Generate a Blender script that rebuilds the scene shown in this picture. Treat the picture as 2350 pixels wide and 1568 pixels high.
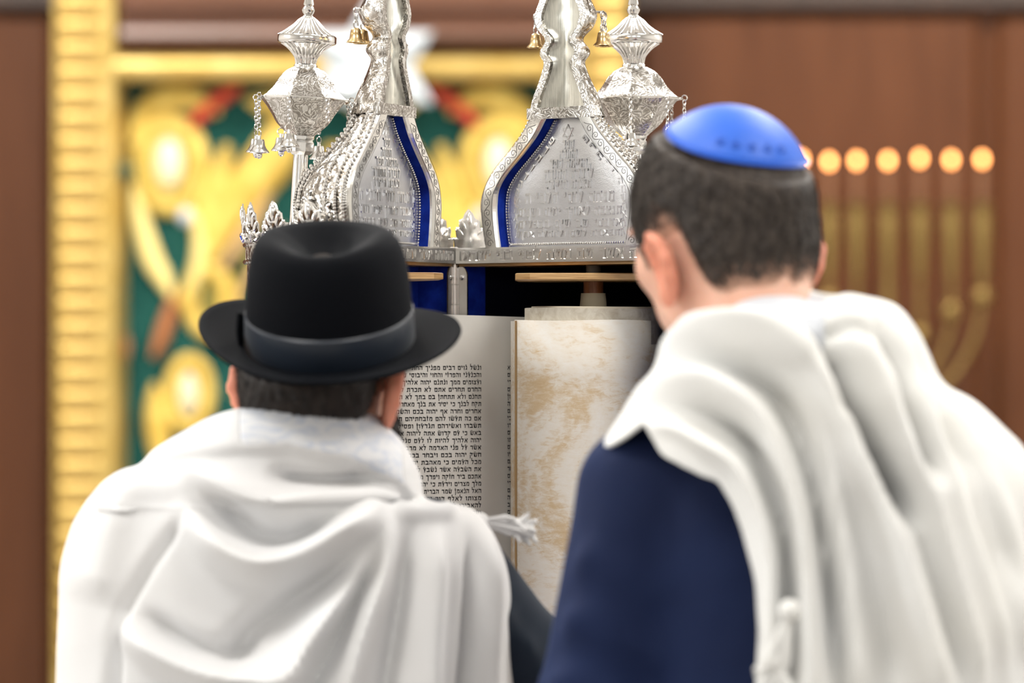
import bpy, math, random
import numpy as np
from mathutils import Matrix, Vector

random.seed(7)
RNG = np.random.default_rng(11)
SC = bpy.context.scene
COL = SC.collection
for o in list(bpy.data.objects):
    bpy.data.objects.remove(o)

# ------------------------------------------------------------------ camera
FPX = 9000.0
CZ = 1.55
cam_data = bpy.data.cameras.new('camera')
cam = bpy.data.objects.new('camera', cam_data)
COL.objects.link(cam)
cam.location = (0, 0, CZ)
cam.rotation_euler = (math.radians(90), 0, 0)
cam_data.sensor_width = 36.0
cam_data.lens = FPX / 2350.0 * 36.0
cam_data.clip_start = 0.1
cam_data.clip_end = 100
cam_data.dof.use_dof = True
cam_data.dof.focus_distance = 4.86
cam_data.dof.aperture_fstop = 3.1
SC.camera = cam

# ------------------------------------------------------------------ world, light, exposure
world = bpy.data.worlds.new('world')
SC.world = world
world.use_nodes = True
world.node_tree.nodes['Background'].inputs[0].default_value = (1.0, 0.97, 0.93, 1)
world.node_tree.nodes['Background'].inputs[1].default_value = 0.3
SC.view_settings.view_transform = 'Standard'
SC.view_settings.look = 'None'
SC.view_settings.gamma = 1.0
SC.view_settings.use_curve_mapping = False
SC.view_settings.exposure = 0.34
SC.cycles.max_bounces = 4
SC.cycles.diffuse_bounces = 3
SC.cycles.glossy_bounces = 3
SC.cycles.transmission_bounces = 1
SC.cycles.caustics_reflective = False
SC.cycles.caustics_refractive = False
SC.cycles.use_adaptive_sampling = True
SC.cycles.adaptive_threshold = 0.05
SC.cycles.adaptive_min_samples = 12


def area_light(name, loc, target, sx, sy, watts, color):
    d = bpy.data.lights.new(name, 'AREA')
    d.shape = 'RECTANGLE'
    d.size, d.size_y = sx, sy
    d.energy = watts
    d.color = color
    o = bpy.data.objects.new(name, d)
    COL.objects.link(o)
    o.location = loc
    o.rotation_euler = (Vector(target) - Vector(loc)).to_track_quat('-Z', 'Y').to_euler()
    return o


# the hall's ceiling panels and unseen fill lights added behind and beside the reader's platform
for (x, y, w) in ((-2.2, 2.2, 105), (2.2, 2.2, 105), (-2.2, 6.2, 112), (2.2, 6.2, 112), (-1.8, 10.2, 190), (1.8, 10.2, 190)):
    area_light('ceiling_lamp', (x, y, 5.12), (x, y, 0), 1.8, 1.2, w, (1.0, 0.97, 0.925))
for x in (-3.2, 0.0, 3.2):
    area_light('added_daylight', (x, -4.9, 3.45), (x * 0.4, 4, 1.7), 1.8, 2.4, 42, (0.94, 0.97, 1.0))
area_light('added_daylight', (-5.9, 4.2, 2.6), (0, 5.0, 1.6), 2.4, 2.6, 150, (0.95, 0.98, 1.0))  # unseen side fill, added to brighten the silver plates and shape the folds
area_light('added_daylight', (5.9, 6.4, 2.6), (0, 5.4, 1.6), 2.4, 2.6, 80, (0.95, 0.98, 1.0))


def P(px, py, D):
    return np.array([(px - 1175.0) / FPX * D, D, CZ + (784.0 - py) / FPX * D])


def project(V):
    V = np.asarray(V)
    return 1175.0 + V[..., 0] / V[..., 1] * FPX, 784.0 - (V[..., 2] - CZ) / V[..., 1] * FPX


# ------------------------------------------------------------------ materials
MATS = {}


def mat(name, base, rough=0.5, metal=0.0, sheen=0.0, sub=0.0, spec=0.5, emit=None, estr=0.0, coat=0.0):
    m = bpy.data.materials.new(name)
    m.use_nodes = True
    b = m.node_tree.nodes['Principled BSDF']
    b.inputs['Base Color'].default_value = (*base, 1)
    b.inputs['Roughness'].default_value = rough
    b.inputs['Metallic'].default_value = metal
    b.inputs['Specular IOR Level'].default_value = spec
    if sheen:
        b.inputs['Sheen Weight'].default_value = sheen
        b.inputs['Sheen Roughness'].default_value = 0.4
    if sub:
        b.inputs['Subsurface Weight'].default_value = sub
        b.inputs['Subsurface Radius'].default_value = (0.012, 0.004, 0.002)
        b.inputs['Subsurface Scale'].default_value = 1.0
    if coat:
        b.inputs['Coat Weight'].default_value = coat
        b.inputs['Coat Roughness'].default_value = 0.25
    if emit:
        b.inputs['Emission Color'].default_value = (*emit, 1)
        b.inputs['Emission Strength'].default_value = estr
    MATS[name] = m
    return m


def nodes_of(m):
    t = m.node_tree
    return t, t.nodes, t.links, t.nodes['Principled BSDF']


def coords(t, scale=(1, 1, 1), rot=(0, 0, 0)):
    tc = t.nodes.new('ShaderNodeTexCoord')
    mp = t.nodes.new('ShaderNodeMapping')
    mp.inputs['Scale'].default_value = scale
    mp.inputs['Rotation'].default_value = rot
    t.links.new(tc.outputs['Object'], mp.inputs['Vector'])
    return mp.outputs['Vector']


def noise(t, vec, scale, detail=4, rough=0.55, dist=0.0):
    n = t.nodes.new('ShaderNodeTexNoise')
    n.inputs['Scale'].default_value = scale
    n.inputs['Detail'].default_value = detail
    n.inputs['Roughness'].default_value = rough
    n.inputs['Distortion'].default_value = dist
    t.links.new(vec, n.inputs['Vector'])
    return n.outputs['Fac']


def ramp(t, fac, stops):
    r = t.nodes.new('ShaderNodeValToRGB')
    el = r.color_ramp.elements
    while len(el) < len(stops):
        el.new(0.5)
    for e, (p, c) in zip(el, stops):
        e.position = p
        e.color = (*c, 1)
    t.links.new(fac, r.inputs['Fac'])
    return r.outputs['Color']


def bump(t, height, strength, dist, prev=None):
    b = t.nodes.new('ShaderNodeBump')
    b.inputs['Strength'].default_value = strength
    b.inputs['Distance'].default_value = dist
    t.links.new(height, b.inputs['Height'])
    if prev is not None:
        t.links.new(prev, b.inputs['Normal'])
    return b.outputs['Normal']


def voronoi(t, vec, scale, feature='F1', out='Distance'):
    v = t.nodes.new('ShaderNodeTexVoronoi')
    v.feature = feature
    v.inputs['Scale'].default_value = scale
    t.links.new(vec, v.inputs['Vector'])
    return v.outputs[out]


def silver(name, base=(0.87, 0.85, 0.81), rough=0.2, kind=None, scale=300, strength=0.6, dist=0.001):
    m = mat(name, base, rough, 1.0)
    t, n, l, b = nodes_of(m)
    v = coords(t)
    if kind == 'scroll':        # flowing engraved scrollwork
        f = noise(t, v, scale, 1, 0.4, 2.5)
        w = t.nodes.new('ShaderNodeMath'); w.operation = 'MULTIPLY'; w.inputs[1].default_value = 26
        l.new(f, w.inputs[0])
        s = t.nodes.new('ShaderNodeMath'); s.operation = 'SINE'
        l.new(w.outputs[0], s.inputs[0])
        l.new(bump(t, s.outputs[0], strength, dist), b.inputs['Normal'])
        c = ramp(t, s.outputs[0], [(0.0, (base[0] * .55, base[1] * .53, base[2] * .5)), (0.35, base)])
        l.new(c, b.inputs['Base Color'])
    elif kind == 'emboss':      # repousse lumps
        f = voronoi(t, v, scale, 'SMOOTH_F1')
        f2 = noise(t, v, scale * 0.6, 3, 0.6, 1.0)
        a = t.nodes.new('ShaderNodeMath'); a.operation = 'SUBTRACT'
        l.new(f2, a.inputs[0]); l.new(f, a.inputs[1])
        l.new(bump(t, a.outputs[0], strength, dist), b.inputs['Normal'])
        c = ramp(t, a.outputs[0], [(0.0, (base[0] * .5, base[1] * .46, base[2] * .42)), (0.3, base)])
        l.new(c, b.inputs['Base Color'])
    elif kind == 'stipple':
        f = noise(t, v, scale, 2, 0.6)
        f2 = noise(t, v, scale * .12, 2, 0.6)
        nn = bump(t, f, strength, dist)
        l.new(bump(t, f2, 0.3, dist * 2, nn), b.inputs['Normal'])
    elif kind == 'brushed':
        v2 = coords(t, (60, 60, 2.0))
        f = noise(t, v2, 8, 3, 0.6)
        c = ramp(t, f, [(0.25, tuple(x * .62 for x in base)), (0.7, base)])
        l.new(c, b.inputs['Base Color'])
        f2 = noise(t, v, 22, 2)
        l.new(bump(t, f2, 0.5, 0.004), b.inputs['Normal'])
    return m


silver('silver_plain', base=(0.80, 0.78, 0.75), rough=0.15)
silver('silver_frame', rough=0.2)
mat('engraved_line', (0.12, 0.11, 0.10), 0.5, 0.6)
silver('silver_scroll', base=(0.76, 0.74, 0.71), rough=0.24, kind='scroll', scale=60, strength=0.22, dist=0.0005)
silver('silver_emboss', rough=0.19, kind='emboss', scale=105, strength=0.85, dist=0.004)
silver('silver_stipple', base=(0.83, 0.83, 0.84), rough=0.33, kind='stipple', scale=900, strength=0.45, dist=0.0006)
silver('silver_letter', base=(0.86, 0.85, 0.84), rough=0.22)
silver('silver_recess', base=(0.55, 0.53, 0.5), rough=0.4, kind='stipple', scale=1100, strength=0.7, dist=0.0008)
silver('silver_brushed', base=(0.74, 0.73, 0.66), rough=0.26, kind='brushed')
silver('steel', base=(0.75, 0.73, 0.7), rough=0.22)
mat('star_silver', (0.62, 0.68, 0.72), 0.4, 0.3)
m = mat('brass_bell', (0.72, 0.52, 0.25), 0.25, 1.0)
t, n, l, b = nodes_of(m)
l.new(ramp(t, noise(t, coords(t), 90, 3), [(0.3, (0.6, 0.36, 0.14)), (0.7, (0.78, 0.62, 0.36))]), b.inputs['Base Color'])
m = mat('brass', (0.27, 0.18, 0.06), 0.45, 0.85)

m = mat('velvet_blue', (0.004, 0.018, 0.24), 0.85, sheen=0.5, spec=0.2)
t, n, l, b = nodes_of(m)
b.inputs['Sheen Tint'].default_value = (0.05, 0.12, 1.0, 1)
l.new(ramp(t, noise(t, coords(t), 30, 4, 0.6), [(0.3, (0.002, 0.010, 0.20)), (0.72, (0.012, 0.055, 0.55))]), b.inputs['Base Color'])
mat('lining_shade', (0.0015, 0.0016, 0.006), 0.95, spec=0.1)  # shade of the deep case interior, put into the lining colour

m = mat('parchment_front', (0.72, 0.67, 0.56), 0.62, spec=0.3)
t, n, l, b = nodes_of(m)
v = coords(t)
l.new(ramp(t, noise(t, v, 14, 4), [(0.3, (0.82, 0.79, 0.72)), (0.7, (0.88, 0.86, 0.80))]), b.inputs['Base Color'])
l.new(bump(t, noise(t, coords(t, (1, 1, 40)), 24, 2), 0.12, 0.0006), b.inputs['Normal'])

m = mat('parchment_back', (0.8, 0.74, 0.65), 0.6, spec=0.3)
t, n, l, b = nodes_of(m)
v = coords(t)
big = noise(t, v, 7.5, 6, 0.62, 0.6)
fine = noise(t, coords(t, (1, 1, 3)), 60, 5, 0.7, 0.8)
ad = t.nodes.new('ShaderNodeMath'); ad.operation = 'MULTIPLY_ADD'; ad.inputs[1].default_value = 0.38
l.new(fine, ad.inputs[0]); l.new(big, ad.inputs[2])
l.new(ramp(t, ad.outputs[0], [(0.55, (0.82, 0.79, 0.735)), (0.68, (0.79, 0.73, 0.64)), (0.79, (0.66, 0.51, 0.33)), (0.96, (0.56, 0.38, 0.2))]), b.inputs['Base Color'])
mat('parchment_edge', (0.68, 0.62, 0.5), 0.7)
mat('parchment_seam', (0.42, 0.26, 0.11), 0.7)
m = mat('roll_end', (0.6, 0.55, 0.46), 0.75)
t, n, l, b = nodes_of(m)
l.new(ramp(t, noise(t, coords(t, (1, 1, 1)), 60, 5, 0.6, 1.2), [(0.3, (0.48, 0.42, 0.33)), (0.65, (0.68, 0.64, 0.55))]), b.inputs['Base Color'])
mat('hole_shade', (0.09, 0.05, 0.025), 0.4, 0.8)  # darkness inside the pierced leaf openings, painted as colour
mat('ink', (0.008, 0.008, 0.01), 0.5, spec=0.2)
m = mat('plywood', (0.58, 0.36, 0.15), 0.42)
t, n, l, b = nodes_of(m)
l.new(ramp(t, noise(t, coords(t, (4, 4, 220)), 6, 4), [(0.35, (0.38, 0.2, 0.07)), (0.55, (0.64, 0.4, 0.18)), (0.8, (0.68, 0.45, 0.2))]), b.inputs['Base Color'])
m = mat('staff_wood', (0.33, 0.12, 0.04), 0.35)
t, n, l, b = nodes_of(m)
l.new(ramp(t, noise(t, coords(t, (60, 60, 4)), 5, 3), [(0.3, (0.25, 0.08, 0.025)), (0.7, (0.42, 0.17, 0.07))]), b.inputs['Base Color'])
mat('staff_sleeve', (0.42, 0.42, 0.38), 0.35)
mat('cord_wrap', (0.68, 0.6, 0.42), 0.7)

m = mat('wool_white', (0.80, 0.79, 0.77), 0.9, sheen=0.15, spec=0.15)
t, n, l, b = nodes_of(m)
v = coords(t)
l.new(ramp(t, noise(t, v, 4, 3), [(0.3, (0.72, 0.705, 0.69)), (0.7, (0.745, 0.745, 0.75))]), b.inputs['Base Color'])
l.new(bump(t, noise(t, v, 500, 2), 0.12, 0.001), b.inputs['Normal'])
m = mat('wool_ivory', (0.84, 0.82, 0.77), 0.9, sheen=0.15, spec=0.15)
t, n, l, b = nodes_of(m)
v = coords(t)
l.new(ramp(t, noise(t, v, 5, 3), [(0.3, (0.755, 0.745, 0.71)), (0.7, (0.78, 0.78, 0.77))]), b.inputs['Base Color'])
l.new(bump(t, noise(t, v, 500, 2), 0.12, 0.001), b.inputs['Normal'])
m = mat('neckband_brocade', (0.7, 0.72, 0.77), 0.7, sheen=0.2)
t, n, l, b = nodes_of(m)
f = noise(t, coords(t, (1, 1, 1.6)), 34, 3, 0.5, 2.0)
l.new(ramp(t, f, [(0.45, (0.78, 0.785, 0.80)), (0.66, (0.60, 0.645, 0.74))]), b.inputs['Base Color'])
mat('collar_white', (0.58, 0.60, 0.64), 0.8)
m = mat('navy_suit', (0.008, 0.022, 0.085), 0.8, sheen=0.1, spec=0.25)
t, n, l, b = nodes_of(m)
b.inputs['Sheen Tint'].default_value = (0.1, 0.25, 0.8, 1)
l.new(ramp(t, noise(t, coords(t), 5, 3), [(0.3, (0.0022, 0.0072, 0.036)), (0.7, (0.0045, 0.013, 0.055))]), b.inputs['Base Color'])
l.new(bump(t, noise(t, coords(t), 9, 2), 0.35, 0.02), b.inputs['Normal'])
mat('slate_suit', (0.012, 0.019, 0.032), 0.85, sheen=0.12, spec=0.2)
mat('shoe_leather', (0.01, 0.01, 0.012), 0.3)
m = mat('felt_black', (0.0014, 0.0019, 0.0034), 0.8, sheen=0.015, spec=0.09)
t, n, l, b = nodes_of(m)
l.new(bump(t, noise(t, coords(t), 420, 2), 0.2, 0.001), b.inputs['Normal'])
b.inputs['Sheen Tint'].default_value = (0.35, 0.45, 0.6, 1)
mat('grosgrain', (0.009, 0.015, 0.026), 0.42, sheen=0.1)
m = mat('satin_blue', (0.014, 0.115, 0.60), 0.5, sheen=0.08)
t, n, l, b = nodes_of(m)
l.new(bump(t, noise(t, coords(t, (1, 1, 1)), 900, 1), 0.1, 0.0006), b.inputs['Normal'])
mat('satin_blue_edge', (0.012, 0.10, 0.58), 0.45)
mat('kippah_print', (0.05, 0.15, 0.62), 0.5)

m = mat('skin', (0.66, 0.36, 0.25), 0.5, sub=0.25, spec=0.35)
t, n, l, b = nodes_of(m)
l.new(ramp(t, noise(t, coords(t), 22, 4), [(0.3, (0.70, 0.36, 0.25)), (0.7, (0.80, 0.50, 0.38))]), b.inputs['Base Color'])
m = mat('skin_ruddy', (0.62, 0.3, 0.2), 0.5, sub=0.25, spec=0.35)
t, n, l, b = nodes_of(m)
l.new(ramp(t, noise(t, coords(t), 22, 4), [(0.3, (0.55, 0.24, 0.15)), (0.7, (0.66, 0.36, 0.25))]), b.inputs['Base Color'])


mat('skin_ear', (0.72, 0.29, 0.19), 0.5, sub=0.25, spec=0.35)


def hair_material(name, dark, light, skin):
    m = mat(name, dark, 0.55, spec=0.3)
    t, n, l, b = nodes_of(m)
    at = t.nodes.new('ShaderNodeAttribute')
    at.attribute_name = 'cover'
    c = ramp(t, noise(t, coords(t, (1, 1, 0.35)), 150, 4, 0.65), [(0.35, dark), (0.72, light)])
    nz = noise(t, coords(t, (1, 1, 0.4)), 600, 2, 0.6)
    s = t.nodes.new('ShaderNodeMath'); s.operation = 'MULTIPLY_ADD'; s.inputs[1].default_value = 0.5
    l.new(nz, s.inputs[0]); l.new(at.outputs['Fac'], s.inputs[2])
    fac = ramp(t, s.outputs[0], [(0.3, (0, 0, 0)), (0.95, (1, 1, 1))])
    mx = t.nodes.new('ShaderNodeMix'); mx.data_type = 'RGBA'
    l.new(fac, mx.inputs['Factor'])
    mx.inputs['A'].default_value = (*skin, 1)
    l.new(c, mx.inputs['B'])
    l.new(mx.outputs['Result'], b.inputs['Base Color'])
    return m


hair_material('hair_brown', (0.018, 0.012, 0.009), (0.075, 0.058, 0.046), (0.5, 0.28, 0.19))
hair_material('hair_black', (0.008, 0.005, 0.004), (0.03, 0.02, 0.015), (0.35, 0.17, 0.11))
mat('eye_white', (0.8, 0.78, 0.75), 0.2)


def wood(name, a, b_, rough=0.4, scale=(3, 3, 0.35), coat=0.3):
    m = mat(name, a, rough, coat=coat)
    t, n, l, b = nodes_of(m)
    l.new(ramp(t, noise(t, coords(t, scale), 3.2, 5, 0.6, 0.8), [(0.3, a), (0.72, b_)]), b.inputs['Base Color'])
    return m


wood('wall_wood', (0.080, 0.026, 0.008), (0.115, 0.040, 0.014), 0.33, coat=0.0)
MATS['wall_wood'].node_tree.nodes['Principled BSDF'].inputs['Specular IOR Level'].default_value = 0.26
wood('lintel_wood', (0.095, 0.036, 0.016), (0.15, 0.06, 0.03), 0.35, (0.35, 3, 3), 0.0)
wood('dark_wood', (0.03, 0.015, 0.008), (0.05, 0.025, 0.014), 0.45)
wood('desk_wood', (0.10, 0.05, 0.022), (0.18, 0.09, 0.04), 0.4)
wood('floor_wood', (0.36, 0.34, 0.32), (0.46, 0.44, 0.42), 0.4, (3, 0.35, 3), 0.2)
mat('plaster', (0.82, 0.80, 0.76), 0.9)
m = mat('gilt', (0.66, 0.43, 0.10), 0.38, 0.55)
t, n, l, b = nodes_of(m)
l.new(ramp(t, noise(t, coords(t), 9, 3), [(0.3, (0.50, 0.32, 0.07)), (0.7, (0.60, 0.43, 0.14))]), b.inputs['Base Color'])
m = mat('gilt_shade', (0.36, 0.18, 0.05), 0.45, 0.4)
m = mat('gold_thread', (0.72, 0.50, 0.08), 0.6, 0.1, sheen=0.2)
t, n, l, b = nodes_of(m)
l.new(ramp(t, noise(t, coords(t), 16, 4), [(0.3, (0.58, 0.36, 0.045)), (0.7, (0.80, 0.58, 0.13))]), b.inputs['Base Color'])
mat('pale_gold_thread', (0.86, 0.68, 0.24), 0.6)
mat('tan_thread', (0.58, 0.38, 0.16), 0.7)
mat('cream_satin', (0.86, 0.74, 0.48), 0.5)
mat('red_satin', (0.66, 0.07, 0.025), 0.5)
mat('rust_satin', (0.42, 0.15, 0.05), 0.6)
mat('olive_thread', (0.32, 0.26, 0.05), 0.7)
m = mat('green_velvet', (0.012, 0.075, 0.06), 0.9, sheen=0.4, spec=0.1)
t, n, l, b = nodes_of(m)
l.new(ramp(t, noise(t, coords(t), 8, 3), [(0.3, (0.008, 0.055, 0.045)), (0.7, (0.018, 0.10, 0.08))]), b.inputs['Base Color'])
mat('flame_bulb', (1, 0.5, 0.2), 0.4, emit=(1.0, 0.36, 0.10), estr=9.0)
mat('glint_glow', (1, 1, 1), 0.4, emit=(1.0, 0.98, 0.95), estr=4.0)  # emission imitating a specular highlight on the star
mat('candle_sleeve', (0.2, 0.09, 0.04), 0.5)
mat('floor_mat', (0.3, 0.2, 0.12), 0.8)


# ------------------------------------------------------------------ object helpers
def root_loc(p):
    while p.parent:
        p = p.parent
    return np.array(p.location)


def link(name, me, material, parent=None, loc=None, smooth=True):
    o = bpy.data.objects.new(name, me)
    COL.objects.link(o)
    if material is not None and not me.materials:
        me.materials.append(MATS[material] if isinstance(material, str) else material)
    if parent is not None:
        o.parent = parent
    if loc is not None:
        o.location = loc
    return o


def make_mesh(name, V, F, smooth=True):
    V = np.asarray(V, dtype=float)
    me = bpy.data.meshes.new(name)
    if isinstance(F, np.ndarray):
        F = F.tolist()
    me.from_pydata(V.tolist(), [], F)
    if smooth:
        me.polygons.foreach_set('use_smooth', [True] * len(me.polygons))
    me.update()
    if smooth:
        me.set_sharp_from_angle(angle=math.radians(42))
    return me


def obj(name, V, F, material, parent=None, smooth=True, base=None):
    """a mesh object whose verts are given in world space"""
    V = np.asarray(V, dtype=float)
    if parent is not None:
        off = root_loc(parent)
        return link(name, make_mesh(name, V - off, F, smooth), material, parent)
    if base is None:
        base = np.array([(V[:, 0].min() + V[:, 0].max()) / 2, (V[:, 1].min() + V[:, 1].max()) / 2, V[:, 2].min()])
    return link(name, make_mesh(name, V - base, F, smooth), material, None, base)


def thing(name, loc, label, cat, group=None):
    o = bpy.data.objects.new(name, None)
    COL.objects.link(o)
    o.location = loc
    o.empty_display_size = 0.1
    return tag(o, label, cat, group)


def tag(o, label=None, cat=None, group=None, kind=None):
    if label: o['label'] = label
    if cat: o['category'] = cat
    if group: o['group'] = group
    if kind: o['kind'] = kind
    return o


def solidify(o, th, off=0.0):
    md = o.modifiers.new('thick', 'SOLIDIFY')
    md.thickness = th
    md.offset = off
    return o


class MB:
    """collects verts and faces"""
    def __init__(s):
        s.V = []; s.F = []; s.n = 0

    def add(s, V, F):
        V = np.asarray(V, dtype=float).reshape(-1, 3)
        s.V.append(V)
        n = s.n
        s.F.extend([tuple(int(i) + n for i in f) for f in F])
        s.n += len(V)
        return s

    def verts(s):
        return np.vstack(s.V)

    def build(s, name, material, parent=None, smooth=True, xf=None, base=None):
        V = s.verts()
        if xf is not None:
            V = xf(V)
        return obj(name, V, s.F, material, parent, smooth, base)


def grid_faces(nu, nv, wrap_u=False, wrap_v=False):
    F = []
    for i in range(nu if wrap_u else nu - 1):
        for j in range(nv if wrap_v else nv - 1):
            a = i * nv + j
            b = ((i + 1) % nu) * nv + j
            c = ((i + 1) % nu) * nv + (j + 1) % nv
            d = i * nv + (j + 1) % nv
            F.append((a, b, c, d))
    return F


def box(lo, hi):
    x0, y0, z0 = lo; x1, y1, z1 = hi
    V = [(x0, y0, z0), (x1, y0, z0), (x1, y1, z0), (x0, y1, z0), (x0, y0, z1), (x1, y0, z1), (x1, y1, z1), (x0, y1, z1)]
    F = [(0, 3, 2, 1), (4, 5, 6, 7), (0, 1, 5, 4), (1, 2, 6, 5), (2, 3, 7, 6), (3, 0, 4, 7)]
    return np.array(V, float), F


def lathe(profile, n=32, mod=None, a0=0.0, a1=2 * math.pi):
    full = abs(a1 - a0 - 2 * math.pi) < 1e-6
    k = n if full else n + 1
    V = []
    for i in range(k):
        a = a0 + (a1 - a0) * i / n
        for j, (r, z) in enumerate(profile):
            rr = r * (mod(a, j) if mod else 1.0)
            V.append((rr * math.cos(a), rr * math.sin(a), z))
    return np.array(V), grid_faces(k, len(profile), wrap_u=full)


def tube(pts, radii, n=8, caps=True, flat=None):
    pts = np.asarray(pts, float)
    m = len(pts)
    if np.isscalar(radii):
        radii = [radii] * m
    T = np.gradient(pts, axis=0)
    T /= np.linalg.norm(T, axis=1)[:, None] + 1e-12
    up = np.array([0, 0, 1.0]) if abs(T[0][2]) < 0.9 else np.array([0, 1.0, 0])
    V = []
    for i in range(m):
        a = np.cross(T[i], up); a /= np.linalg.norm(a) + 1e-12
        b = np.cross(a, T[i])
        up = b
        for j in range(n):
            th = 2 * math.pi * j / n
            V.append(pts[i] + radii[i] * (math.cos(th) * a + math.sin(th) * b))
    F = grid_faces(m, n, wrap_v=True)
    if caps:
        F.append(tuple(range(n)))
        F.append(tuple(range((m - 1) * n, m * n))[::-1])
    return np.array(V), F


def sphere(c, r, nu=10, nv=7):
    r = np.broadcast_to(np.asarray(r, float), (3,))
    V = [(0, 0, 1)]
    for j in range(1, nv):
        ph = math.pi * j / nv
        for i in range(nu):
            th = 2 * math.pi * i / nu
            V.append((math.sin(ph) * math.cos(th), math.sin(ph) * math.sin(th), math.cos(ph)))
    V.append((0, 0, -1))
    F = [(0, 1 + i, 1 + (i + 1) % nu) for i in range(nu)]
    for j in range(nv - 2):
        for i in range(nu):
            a = 1 + j * nu + i; b = 1 + j * nu + (i + 1) % nu
            F.append((a, a + nu, b + nu, b))
    e = len(V) - 1; s0 = 1 + (nv - 2) * nu
    F += [(e, s0 + (i + 1) % nu, s0 + i) for i in range(nu)]
    return np.array(V) * r + np.asarray(c, float), F


def torus(c, R, r, axis_rot, n=10, k=5, stretch=1.0):
    V = []
    for i in range(n):
        a = 2 * math.pi * i / n
        for j in range(k):
            b = 2 * math.pi * j / k
            V.append(((R + r * math.cos(b)) * math.cos(a), r * math.sin(b), (R * stretch + r * math.cos(b)) * math.sin(a)))
    V = np.array(V)
    ca, sa = math.cos(axis_rot), math.sin(axis_rot)
    W = V.copy()
    W[:, 0] = V[:, 0] * ca - V[:, 1] * sa
    W[:, 1] = V[:, 0] * sa + V[:, 1] * ca
    return W + np.asarray(c, float), grid_faces(n, k, True, True)


def catmull(pts, n):
    pts = np.asarray(pts, float)
    k = len(pts)
    ext = np.vstack([2 * pts[0] - pts[1], pts, 2 * pts[-1] - pts[-2]])
    u = np.linspace(0, k - 1, n)
    out = []
    for x in u:
        i = min(int(x), k - 2); t = x - i
        p0, p1, p2, p3 = ext[i], ext[i + 1], ext[i + 2], ext[i + 3]
        out.append(0.5 * ((2 * p1) + (-p0 + p2) * t + (2 * p0 - 5 * p1 + 4 * p2 - p3) * t * t + (-p0 + 3 * p1 - 3 * p2 + p3) * t ** 3))
    return np.array(out)


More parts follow.
